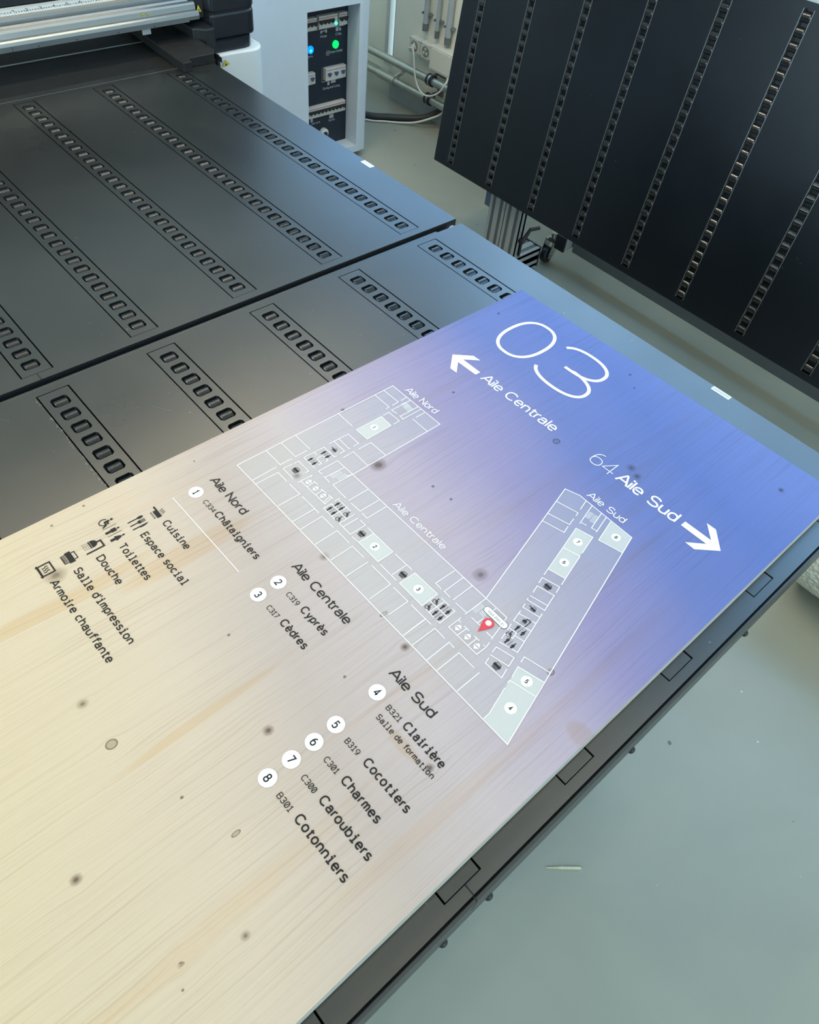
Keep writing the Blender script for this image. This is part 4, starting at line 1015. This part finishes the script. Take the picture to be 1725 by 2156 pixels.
LINES=[[(-605.7,570.3),(-574.0,571.1),(-573.7,559.4)],[(-605.1,553.3),(-573.7,553.2),(-573.5,546.8)],[(-604.9,485.7),(-573.8,485.9)],[(-605.4,411.9),(-572.5,411.9)],[(-605.0,388.1),(-572.7,388.1),(-572.8,407.3)],[(-605.1,363.6),(-572.8,363.7),(-572.7,382.7)],[(-571.4,319.8),(-572.2,357.7)],[(-563.4,319.9),(-563.3,353.5),(-544.4,353.6)],[(-516.2,320.9),(-516.0,353.9),(-538.0,353.6)],[(-510.4,353.9),(-476.3,354.4)],[(-485.0,320.3),(-484.8,354.0)],[(-574.7,587.1),(-573.8,576.1)],[(-566.3,587.5),(-566.4,551.9),(-556.2,553.7)],[(-549.5,588.0),(-549.5,553.6)],[(-542.9,588.5),(-542.8,551.6)],[(-551.1,553.8),(-541.9,552.5)],[(-534.5,587.4),(-534.5,570.0)],[(-535.0,564.3),(-503.8,564.1)],[(-565.2,534.8),(-565.4,545.6),(-543.1,546.1),(-542.7,535.3)],[(-565.0,485.9),(-564.9,531.4),(-542.9,530.6),(-542.0,486.5),(-565.0,485.9)],[(-565.6,438.5),(-564.8,471.5),(-542.4,471.7),(-542.3,462.4)],[(-564.9,455.4),(-542.7,454.7),(-542.4,457.2)],[(-564.8,446.9),(-542.2,447.0),(-542.0,438.9)],[(-565.2,396.2),(-564.5,429.4),(-542.1,429.3),(-541.6,432.8)],[(-565.2,396.2),(-542.0,396.3)],[(-564.3,413.0),(-559.0,412.7)],[(-553.2,410.2),(-553.5,418.1),(-542.2,419.0),(-541.7,414.7)],[(-553.5,408.6),(-542.6,408.3),(-542.5,403.2)],[(-564.1,379.3),(-564.0,386.7),(-541.6,386.8),(-541.9,381.3)],[(-564.8,362.5),(-564.6,377.5)],[(-564.8,362.5),(-542.7,362.8)],[(-533.5,363.5),(-533.1,386.5)],[(-533.8,464.3),(-533.6,486.2),(-503.9,487.0)],[(-533.7,438.5),(-533.9,455.7),(-503.7,455.2)],[(-533.5,396.5),(-533.7,428.4),(-502.3,429.2)],[(-533.5,396.5),(-526.7,397.8)],[(-522.3,396.6),(-509.5,396.6)],[(-519.7,397.4),(-518.6,427.7)],[(-505.2,419.4),(-502.3,429.2)],[(-503.1,397.0),(-502.4,428.2)],[(-503.1,397.0),(-475.1,396.6)],[(-533.0,368.0),(-482.6,369.5)],[(-520.8,368.2),(-521.2,381.8)],[(-523.1,381.1),(-515.8,382.1)],[(-533.1,383.3),(-530.9,383.1)],[(-503.0,368.2),(-504.1,381.7)],[(-506.5,380.4),(-497.1,381.7)],[(-486.5,368.7),(-490.1,381.6)],[(-483.6,369.3),(-486.9,381.7)],[(-493.8,382.3),(-484.5,382.7)],[(-469.9,396.6),(-469.9,428.4)],[(-465.2,396.6),(-447.3,397.3),(-447.2,428.4)],[(-443.7,397.1),(-433.3,397.2),(-433.1,428.7)],[(-510.7,354.0),(-476.3,354.2)],[(-484.8,321.0),(-485.1,354.1)],[(-469.2,320.7),(-469.5,354.3),(-447.2,354.7)],[(-439.8,321.2),(-440.3,355.1),(-416.3,355.1)],[(-409.6,321.6),(-410.1,354.9),(-387.9,355.3)],[(-380.1,322.0),(-380.4,355.4)],[(-373.6,355.4),(-339.2,355.6),(-338.5,322.4)],[(-334.1,355.5),(-308.7,355.9),(-308.7,327.1)],[(-302.9,355.9),(-269.4,356.3)],[(-277.9,322.2),(-278.3,355.7)],[(-479.1,363.7),(-456.2,363.7)],[(-480.2,382.3),(-479.6,390.4)],[(-479.1,363.7),(-478.8,376.0)],[(-478.8,376.0),(-448.0,376.1)],[(-478.5,387.4),(-454.6,387.7)],[(-462.6,364.1),(-462.7,388.9)],[(-447.7,364.4),(-447.5,388.5)],[(-447.7,364.4),(-425.9,364.4),(-426.0,388.5),(-436.7,388.2)],[(-440.4,364.2),(-440.3,388.0)],[(-421.9,363.8),(-410.2,364.7)],[(-421.6,388.1),(-409.6,388.3)],[(-410.2,364.7),(-409.6,388.3),(-373.4,388.6),(-373.2,364.7),(-410.2,364.7)],[(-369.2,364.5),(-338.9,364.5)],[(-369.2,388.6),(-339.4,389.3)],[(-348.2,365.5),(-348.4,388.7)],[(-333.7,364.8),(-333.3,389.2),(-294.6,390.0),(-294.1,364.8),(-333.7,364.8)],[(-306.5,429.9),(-307.2,398.6),(-296.9,398.4)],[(-292.9,430.2),(-292.4,398.7),(-282.4,398.7)],[(-277.6,430.7),(-277.3,398.7)],[(-272.7,398.6),(-255.5,399.2)],[(-254.6,396.1),(-254.6,431.1)],[(-288.0,389.8),(-274.5,389.9)],[(-269.5,389.5),(-264.9,389.8),(-264.3,365.3),(-268.9,365.3)],[(-288.6,365.3),(-273.9,364.8)],[(-293.7,376.9),(-265.2,377.8)],[(-282.5,365.8),(-282.1,388.5)],[(-254.2,389.8),(-254.3,369.8),(-209.2,370.2),(-208.9,384.9),(-210.9,392.5)],[(-254.3,385.0),(-250.1,385.0)],[(-240.3,370.3),(-240.0,384.8)],[(-243.8,384.7),(-236.1,384.6)],[(-223.5,370.5),(-223.5,384.5)],[(-227.5,384.5),(-219.7,384.8)],[(-212.8,384.4),(-210.5,384.7)],[(-247.3,399.2),(-232.9,399.5)],[(-237.4,399.2),(-237.3,409.9)],[(-254.9,431.3),(-221.2,431.5),(-217.1,416.0),(-212.4,396.7)],[(-237.7,430.5),(-237.8,426.0)],[(-222.4,399.1),(-213.1,399.2)],[(-278.0,322.3),(-278.8,355.2)],[(-302.3,355.9),(-269.1,356.2)],[(-262.7,321.9),(-262.7,356.2),(-246.1,356.1)],[(-238.8,322.0),(-239.5,356.6),(-230.9,356.2)],[(-222.7,322.2),(-223.0,356.2),(-199.1,356.3)],[(-191.2,322.8),(-191.6,356.7)],[(-151.2,322.8),(-151.3,330.8),(-161.3,365.6)],[(-197.7,377.9),(-195.6,370.2),(-171.7,371.3),(-175.4,383.6)],[(-199.4,381.9),(-176.5,387.7),(-179.9,400.2),(-201.9,394.2),(-200.4,385.9)],[(-204.4,401.7),(-182.1,408.0),(-198.5,468.1)],[(-205.7,406.2),(-207.6,414.0),(-198.1,416.8),(-200.1,425.4),(-210.0,423.3)],[(-209.5,419.7),(-212.0,429.7)],[(-198.4,421.3),(-187.0,424.2)],[(-217.3,450.9),(-213.5,434.6),(-191.5,440.3)],[(-215.7,446.8),(-203.3,451.0)],[(-198.9,451.3),(-194.8,452.5)],[(-220.8,462.7),(-219.3,456.8),(-197.5,462.2)],[(-225.7,481.7),(-228.8,493.0),(-206.7,498.8),(-199.9,474.0),(-223.1,468.5)],[(-225.0,475.6),(-202.6,481.6)],[(-223.1,468.5),(-223.6,471.0)],[(-230.6,497.6),(-233.2,506.9),(-210.7,513.4),(-207.9,503.6)],[(-165.4,381.3),(-169.7,395.6),(-138.7,404.1)],[(-163.3,372.0),(-164.2,376.1),(-133.5,384.3)],[(-171.5,402.0),(-173.3,410.0),(-142.2,418.1)],[(-304.1,614.1),(-273.1,622.2),(-271.4,615.9)],[(-297.7,589.2),(-267.0,597.8),(-270.1,609.9)],[(-293.3,573.9),(-262.9,582.1),(-266.1,594.1)],[(-279.8,646.9),(-275.0,629.0)],[(-269.4,646.5),(-260.5,612.3),(-252.2,614.7)],[(-260.5,612.3),(-260.2,610.2)],[(-253.3,646.8),(-245.5,616.6),(-237.9,618.6)],[(-245.0,646.9),(-237.3,616.3)],[(-236.8,646.0),(-227.1,608.7),(-195.5,616.8)],[(-234.6,511.6),(-257.7,600.1),(-234.6,606.1),(-226.7,575.1)],[(-225.3,569.1),(-211.5,517.7)],[(-247.5,562.7),(-225.3,569.1)],[(-236.7,522.5),(-214.6,528.1)]]
FILLS=[[(-565.0,485.9),(-564.9,531.4),(-542.9,530.6),(-542.0,486.5)],[(-410.2,364.7),(-409.6,388.3),(-373.4,388.6),(-373.2,364.7)],[(-333.7,364.8),(-333.3,389.2),(-294.6,390.0),(-294.1,364.8)],[(-164.2,376.1),(-133.5,384.3),(-115.9,322.0),(-151.2,322.8),(-151.3,330.8)],[(-169.7,395.6),(-138.9,403.9),(-133.5,384.3),(-164.2,376.1)],[(-247.5,562.7),(-225.3,569.1),(-214.6,528.1),(-236.7,522.5)],[(-257.7,600.1),(-234.6,606.1),(-225.3,569.1),(-247.5,562.7)],[(-236.8,646.0),(-202.8,646.6),(-195.5,616.8),(-227.1,608.7)]]

# ================================================================ the printed wooden sign
ZT = 0.930
sg = thing('wooden_sign', (-0.366, 0.3, TOPZ), 'large spruce wayfinding sign with blue print fading to bare wood, lying on the extension table', 'sign')
m = MB(); pts = [(-0.667, 0.9365), (-0.667, -0.36), (-0.0655, -0.36), (-0.0655, 0.9500)]
m.prism(pts, TOPZ + .0012, ZT)
pn = m.build('panel', [M['wood'], M['wood_edge']], sg)
for p in pn.data.polygons:
    if p.normal.z < 0.5: p.material_index = 1
MM = 0.001
def ink(mb, name, mat_, parent=sg, label=None):
    mb.v = [(v[0]*MM, v[1]*MM, v[2]) for v in mb.v]
    o = mb.build(name, mat_, parent)
    if label: o['label'] = label
    return o
Z1, Z2, Z3, Z4 = ZT + .0001, ZT + .0002, ZT + .00032, ZT + .00045
TILT = math.radians(0.75)
def letters(txt, x0, x1, y, cap, w, mat_='dark_ink', slab=False, z=Z3, gap=None, ang=TILT):
    mb = MB(); add_text(mb, txt, x0, x1, y, cap, w, z, slab, ang, gap)
    return ink(mb, 'lettering', M[mat_], label=('white lettering' if mat_ == 'white_ink' else None))

# floor plan: pale film, filled rooms, white walls
m = MB(); m.flat(OUTLINE, Z1); ink(m, 'floor_plan_ground', M['veil'])
for f in FILLS:
    m = MB(); m.flat(f, Z2); ink(m, 'room_fill', M['room_fill'])
m = MB()
oc = OUTLINE + [OUTLINE[0]]
m.stroke(oc, 1.15, Z3)
for i, l in enumerate(LINES): m.stroke(l, 1.05, Z3 + (i % 5 + 1) * 1e-5)
def stair(quad, n):
    (ax_, ay_), (bx_, by_), (cx_, cy_), (dx_, dy_) = quad
    for k in range(n + 1):
        u_ = k / n
        m.stroke([(ax_ + (dx_-ax_)*u_, ay_ + (dy_-ay_)*u_), (bx_ + (cx_-bx_)*u_, by_ + (cy_-by_)*u_)], .55, Z3 + 8e-5)
stair([(-567.8,570.9),(-566.8,580.2),(-556.6,579.8),(-557.0,570.4)][0:4], 7)
stair([(-562.6,578.3),(-549.5,578.3),(-549.5,569.5),(-562.6,569.5)], 5)
stair([(-520.1,404.6),(-511.5,404.6),(-511.0,418.8),(-519.2,418.8)], 7)
stair([(-510.5,409.4),(-503.8,409.4),(-503.8,421.5),(-510.5,421.5)], 6)
stair([(-255.3,407.7),(-247.0,407.7),(-247.0,420.8),(-255.3,420.8)], 7)
stair([(-246.0,410.6),(-238.5,410.6),(-238.5,420.6),(-246.0,420.6)], 6)
stair([(-265.1,635.9),(-259.0,637.5),(-256.6,625.9),(-262.7,624.6)], 7)
stair([(-258.3,636.6),(-251.4,638.8),(-248.3,625.9),(-254.9,623.6)], 7)
ink(m, 'floor_plan_wall', M['white_ink'])

# headings in white on the blue field
def fat(points, w, z): 
    mb = MB(); mb.stroke(points, w, z); return mb
m = MB(); m.stroke(arc(-565.2, 839.0, 36.0, 52.5, 0, 360, 64, 2.35), 5.6, Z3); ink(m, 'numeral', M['white_ink'], label='white hairline 0')
m = MB()
m.stroke(arc(-470.2, 866.5, 44.0, 28.0, 160, -90, 44, 2.3) + [(-482.0, 838.5)], 5.6, Z3)
m.stroke([(-470.0, 838.5)] + arc(-466.0, 813.0, 47.5, 27.5, 88, -164, 44, 2.3), 5.6, Z3 + 2e-5)
ink(m, 'numeral', M['white_ink'], label='white hairline 3')
def rot(pts, cx, cy, a):
    ca, sa = math.cos(a), math.sin(a)
    return [(cx + (x-cx)*ca - (y-cy)*sa, cy + (x-cx)*sa + (y-cy)*ca) for x, y in pts]
m = MB(); m.flat([(-607.4,712.4),(-585.8,737.4),(-571.5,738.3),(-588.8,717.7),(-550.9,717.9),(-551.4,708.0),(-589.1,706.8),(-571.8,687.2),(-585.0,686.4)], Z3); ink(m, 'arrow', M['white_ink'], label='white arrow pointing left')
m = MB(); m.flat([(-117.0,722.9),(-140.4,697.0),(-154.7,697.2),(-135.4,717.4),(-175.0,716.9),(-174.8,726.9),(-135.0,727.8),(-154.9,748.2),(-141.2,748.8)], Z3); ink(m, 'arrow', M['white_ink'], label='white arrow pointing right')
letters('Aile Centrale', -541.5, -395.2, 706.3, 19.2, 2.3, 'white_ink', ang=math.radians(1.3))
letters('64', -328.0, -288.0, 708.2, 27.0, 1.15, 'white_ink', ang=math.radians(1.2), gap=.12)
letters('Aile Sud', -282.5, -183.2, 710.2, 21.0, 2.75, 'white_ink', ang=math.radians(1.4))
# names on the plan
letters('Aile Nord', -588.4, -524.6, 594.8, 12.2, 1.25, 'white_ink', ang=math.radians(1.6))
letters('Aile Centrale', -431.0, -338.8, 436.6, 10.0, 1.05, 'white_ink', ang=math.radians(1.3))
letters('Aile Sud', -286.2, -225.0, 654.4, 12.0, 1.3, 'white_ink', ang=math.radians(1.3))

def badge(cx, cy, r, txt, h, w):
    o = ink(MB().flat(circle(cx, cy, r, 48), Z3), 'number_badge', M['white_ink'], label='white badge %s' % txt)
    mb = MB(); ww = h * (.62 if txt != '1' else .5)
    add_text(mb, txt, cx - ww/2, cx + ww/2, cy - h/2, h, w, Z4, txt == '1')
    ink(mb, 'numeral', M['dark_ink'], o)
for n_, (cx, cy, r) in enumerate([(-554.1,509.2,5.6),(-393.0,376.4,6.0),(-313.8,376.9,6.1),(-141.1,353.5,6.7),(-151.4,390.0,6.6),(-231.4,546.1,6.1),(-241.7,584.5,6.0),(-215.8,630.3,6.0)], 1):
    badge(cx, cy, r, str(n_), 5.7, 1.0)
for n_, (cx, cy) in enumerate([(-596.6,252.4),(-421.7,254.8),(-243.9,255.6),(-243.1,200.0),(-242.5,172.0),(-242.3,144.2),(-242.0,116.2)], 0):
    pass
for n_, cx, cy in (('1',-596.6,252.4),('2',-421.7,254.7),('3',-421.7,227.1),('4',-243.9,255.5),('5',-243.1,200.0),('6',-242.5,172.0),('7',-242.3,144.2),('8',-242.0,116.2)):
    badge(cx, cy, 9.3, n_, 9.4, 1.45)

# directory text
H, HW_ = 12.6, 1.75
letters('Aile Nord', -604.6, -531.2, 275.6, H, HW_); letters('Aile Centrale', -431.2, -328.6, 278.2, H, HW_); letters('Aile Sud', -253.6, -186.4, 278.0, H, HW_)
for code, cx0, cx1, name, nx0, nx1, y in (('C334',-578.6,-555.4,'Châtaigniers',-552.9,-464.6,250.2), ('C319',-403.2,-383.0,'Cyprès',-376.5,-332.8,251.2), ('C317',-402.2,-383.6,'Cèdres',-377.0,-332.8,223.6),
        ('B321',-225.2,-204.2,'Clairière',-199.0,-141.0,250.4), ('B319',-224.2,-204.6,'Cocotiers',-195.6,-131.0,195.2), ('C301',-222.6,-203.0,'Charmes',-195.6,-141.8,167.6),
        ('C300',-222.2,-202.0,'Caroubiers',-194.2,-121.8,140.0), ('B301',-223.0,-202.4,'Cotonniers',-195.0,-121.6,112.2)):
    letters(code, cx0, cx1, y, 6.7, .80, slab=True, gap=.20)
    letters(name, nx0, nx1, y, 10.2, 1.62, slab=True, gap=.25)
letters('Salle de formation', -223.8, -139.6, 236.0, 6.9, .92, slab=True, gap=.25)
for txt, x0, x1, y in (('Cuisine',-578.6,-526.4,194.2), ('Espace social',-577.6,-483.8,165.0), ('Toilettes',-578.2,-515.4,137.0), ('Douche',-577.8,-529.0,109.4), ("Salle d'impression",-577.0,-453.0,81.6), ('Armoire chauffante',-577.4,-446.2,54.0)):
    letters(txt, x0, x1, y, 9.9, 1.50, slab=True, gap=.24, ang=math.radians(1.0))
m = MB(); m.stroke([(-605.6, 225.0), (-461.9, 227.2)], 1.1, Z3); ink(m, 'divider_line', M['white_ink'])

# pictograms, each drawn in a unit square
def wave_line(x, y0, y1, a, n=12): return [(x + a*math.sin(2*PI*i/n), y0 + (y1-y0)*i/n) for i in range(n+1)]
def ic_pan(S):
    S.poly([(.30,.20),(1.0,.20),(1.0,.55),(.30,.55)]); S.poly([(-.05,.55),(.42,.55),(.42,.42),(-.05,.42)])
    for k in range(4): x = .36 + .17*k; S.poly([(x-.07,.0),(x+.07,.0),(x,.13)])
    for k in range(3): S.line(wave_line(.48 + .16*k, .64, .92, .035), .04)
def ic_cutlery(S):
    S.line([(.12,.0),(.12,.62)], .085); S.poly(circle(.12,.80,.115,20,.20))
    S.line([(.5,.0),(.5,.55)], .085); S.poly([(.36,.52),(.64,.52),(.64,.68),(.36,.68)])
    for k in range(4): S.line([(.385 + .077*k,.66),(.385 + .077*k,.98)], .035)
    S.line([(.88,.0),(.88,.5)], .085); S.poly([(.84,.44),(.98,.44),(1.0,.62),(.96,.86),(.86,1.0),(.84,1.0)])
def ic_wheel(S):
    S.poly(circle(.44,.90,.10,18)); S.line(arc(.40,.34,.29,.30,118,392,26,2.0), .075)
    S.poly([(.36,.74),(.52,.74),(.54,.62),(.74,.62),(.74,.52),(.54,.50),(.54,.44),(.80,.42),(.94,.10),(.84,.05),(.70,.33),(.36,.36)])
def ic_man(S):
    S.poly(circle(.5,.90,.10,18)); S.poly([(.25,.76),(.75,.76),(.75,.40),(.66,.40),(.66,.0),(.36,.0),(.36,.40),(.25,.40)])
def ic_woman(S):
    S.poly(circle(.5,.90,.10,18)); S.poly([(.40,.76),(.60,.76),(.85,.34),(.66,.34),(.66,.0),(.34,.0),(.34,.34),(.15,.34)])
def ic_shower(S):
    S.line([(.97,.0),(.97,.97),(.42,.97),(.42,.72)], .11); S.poly([(.10,.46)] + arc(.40,.50,.30,.28,180,0,16,2.0) + [(.70,.46)]); S.poly([(.10,.36),(.70,.36),(.70,.43),(.10,.43)])
    for r_ in range(3):
        for k in range(5): x = .16 + .12*k; S.line([(x - .015*r_, .30 - .11*r_), (x - .02*r_, .25 - .11*r_)], .035)
def ic_printer(S):
    S.poly([(.02,.34),(.98,.34),(.98,.74),(.02,.74)]); S.line([(.20,.76),(.20,.97),(.80,.97),(.80,.76)], .06)
    S.line([(.16,.34),(.16,.03),(.84,.03),(.84,.34)], .06); 
    for k in range(4): S.line([(.24,.27 - .06*k),(.76,.27 - .06*k)], .028)
def ic_oven(S):
    S.line([(.06,.14),(.06,.94),(.94,.94),(.94,.14),(.06,.14)], .10); S.line([(-.06,.10),(1.06,.10)], .09); S.line([(.06,.0),(.06,.1)], .09); S.line([(.94,.0),(.94,.1)], .09)
    for k in range(3): S.line(wave_line(.32 + .18*k, .32, .72, .05), .06)
class IC:
    def __init__(s, x0, x1, y0, y1, z): s.m = MB(); s.b = (x0, x1, y0, y1); s.z = z; s.k = 0
    def T(s, p):
        x0, x1, y0, y1 = s.b; return (x0 + (x1-x0)*p[0], y0 + (y1-y0)*p[1])
    def zz(s): s.k += 1; return s.z + s.k * 4e-6
    def poly(s, p): s.m.flat([s.T(q) for q in p], s.zz())
    def line(s, p, w): s.m.stroke([s.T(q) for q in p], w * (s.b[1] - s.b[0]), s.zz())
def icon(fn, x0, x1, y0, y1, name='pictogram', mat_='dark_ink'):
    S = IC(x0, x1, y0, y1, Z3 + 5e-5); fn(S); return ink(S.m, name, M[mat_])
icon(ic_pan, -606.0, -588.0, 191.0, 208.0); icon(ic_cutlery, -604.2, -587.2, 162.4, 182.2)
icon(ic_wheel, -626.5, -610.8, 134.6, 152.2); icon(ic_man, -608.6, -597.6, 134.5, 152.2); icon(ic_woman, -595.6, -584.2, 134.3, 152.2)
m = MB(); m.stroke([(-610.3,134.2),(-610.3,151.8)], .5, Z3); m.stroke([(-597.0,134.4),(-597.0,152.2)], .5, Z3); ink(m, 'pictogram', M['dark_ink'])
icon(ic_shower, -606.0, -588.0, 104.0, 126.3); icon(ic_printer, -605.2, -587.4, 78.6, 95.0); icon(ic_oven, -605.5, -587.8, 50.2, 67.6)
for cx, cy in ((-552.9,374.4),(-418.1,376.1),(-340.5,376.3),(-220.1,502.4),(-185.2,377.6)): icon(ic_printer, cx - 4.9, cx + 4.9, cy - 4.5, cy + 4.5)
for cx, cy in ((-553.4,437.7),(-210.8,464.6)): icon(ic_pan, cx - 4.6, cx + 5.0, cy - 3.6, cy + 4.6)
icon(ic_shower, -208.2, -199.2, 438.0, 449.5)
for cx, cy in ((-453.9,381.5),(-454.0,369.0),(-288.1,382.3),(-288.4,370.3),(-203.8,418.8)): icon(ic_wheel, cx - 4.6, cx + 4.6, cy - 4.8, cy + 4.8)
for cx, cy in ((-552.4,422.8),(-552.9,401.2),(-469.7,381.6),(-469.8,369.5),(-273.6,383.1),(-273.2,370.5),(-199.5,431.4),(-195.5,410.0)):
    icon(ic_man, cx - 7.6, cx - 1.4, cy - 4.6, cy + 5.2); icon(ic_woman, cx + 1.2, cx + 7.8, cy - 4.6, cy + 5.2)
    m = MB(); m.stroke([(cx - .2, cy - 4.6), (cx - .2, cy + 5.0)], .4, Z3); ink(m, 'pictogram', M['dark_ink'])
for cx, cy in ((-526.2,375.2),(-511.6,375.5),(-496.0,375.8),(-246.7,377.7),(-231.5,377.8),(-216.5,377.5)):
    m = MB(); m.flat([(cx-3.9, cy+.7),(cx+3.9, cy+.7),(cx, cy+5.0)], Z3 + 9e-5); m.flat([(cx-3.9, cy-.7),(cx, cy-5.0),(cx+3.9, cy-.7)], Z3 + 9e-5); ink(m, 'lift_symbol', M['white_ink'])
# you-are-here marker
pcx, pcy, ph_ = -229.2, 421.3, 4.55
pill = [(pcx + 13.0 + ph_*math.cos(math.radians(a)), pcy + ph_*math.sin(math.radians(a))) for a in range(-90, 91, 12)] + [(pcx - 13.0 + ph_*math.cos(math.radians(a)), pcy + ph_*math.sin(math.radians(a))) for a in range(90, 271, 12)]
pl = ink(MB().flat(pill, Z4 + .0001), 'marker_bubble', M['white_ink'], label='white rounded speech pill')
m = MB(); m.stroke(pill + [pill[0]], .45, Z4 + .00015); ink(m, 'bubble_outline', M['dark_ink'], pl)
m = MB(); add_text(m, 'Vous êtes ici', -241.6, -216.4, 419.2, 4.3, .36, Z4 + .00018, False, 0.0, .19); ink(m, 'lettering', M['dark_ink'], pl)
pin = [(-229.2, 391.7)] + [(-229.2 + 6.9*math.cos(math.radians(a)), 408.9 + 6.9*math.sin(math.radians(a))) for a in range(-28, 209, 9)]
pm = ink(MB().flat(pin, Z4 + .0002), 'map_pin', M['red_ink'], label='red map pin')
ink(MB().flat(circle(-229.2, 409.2, 3.6, 30), Z4 + .0003), 'pin_eye', M['white_ink'], pm)
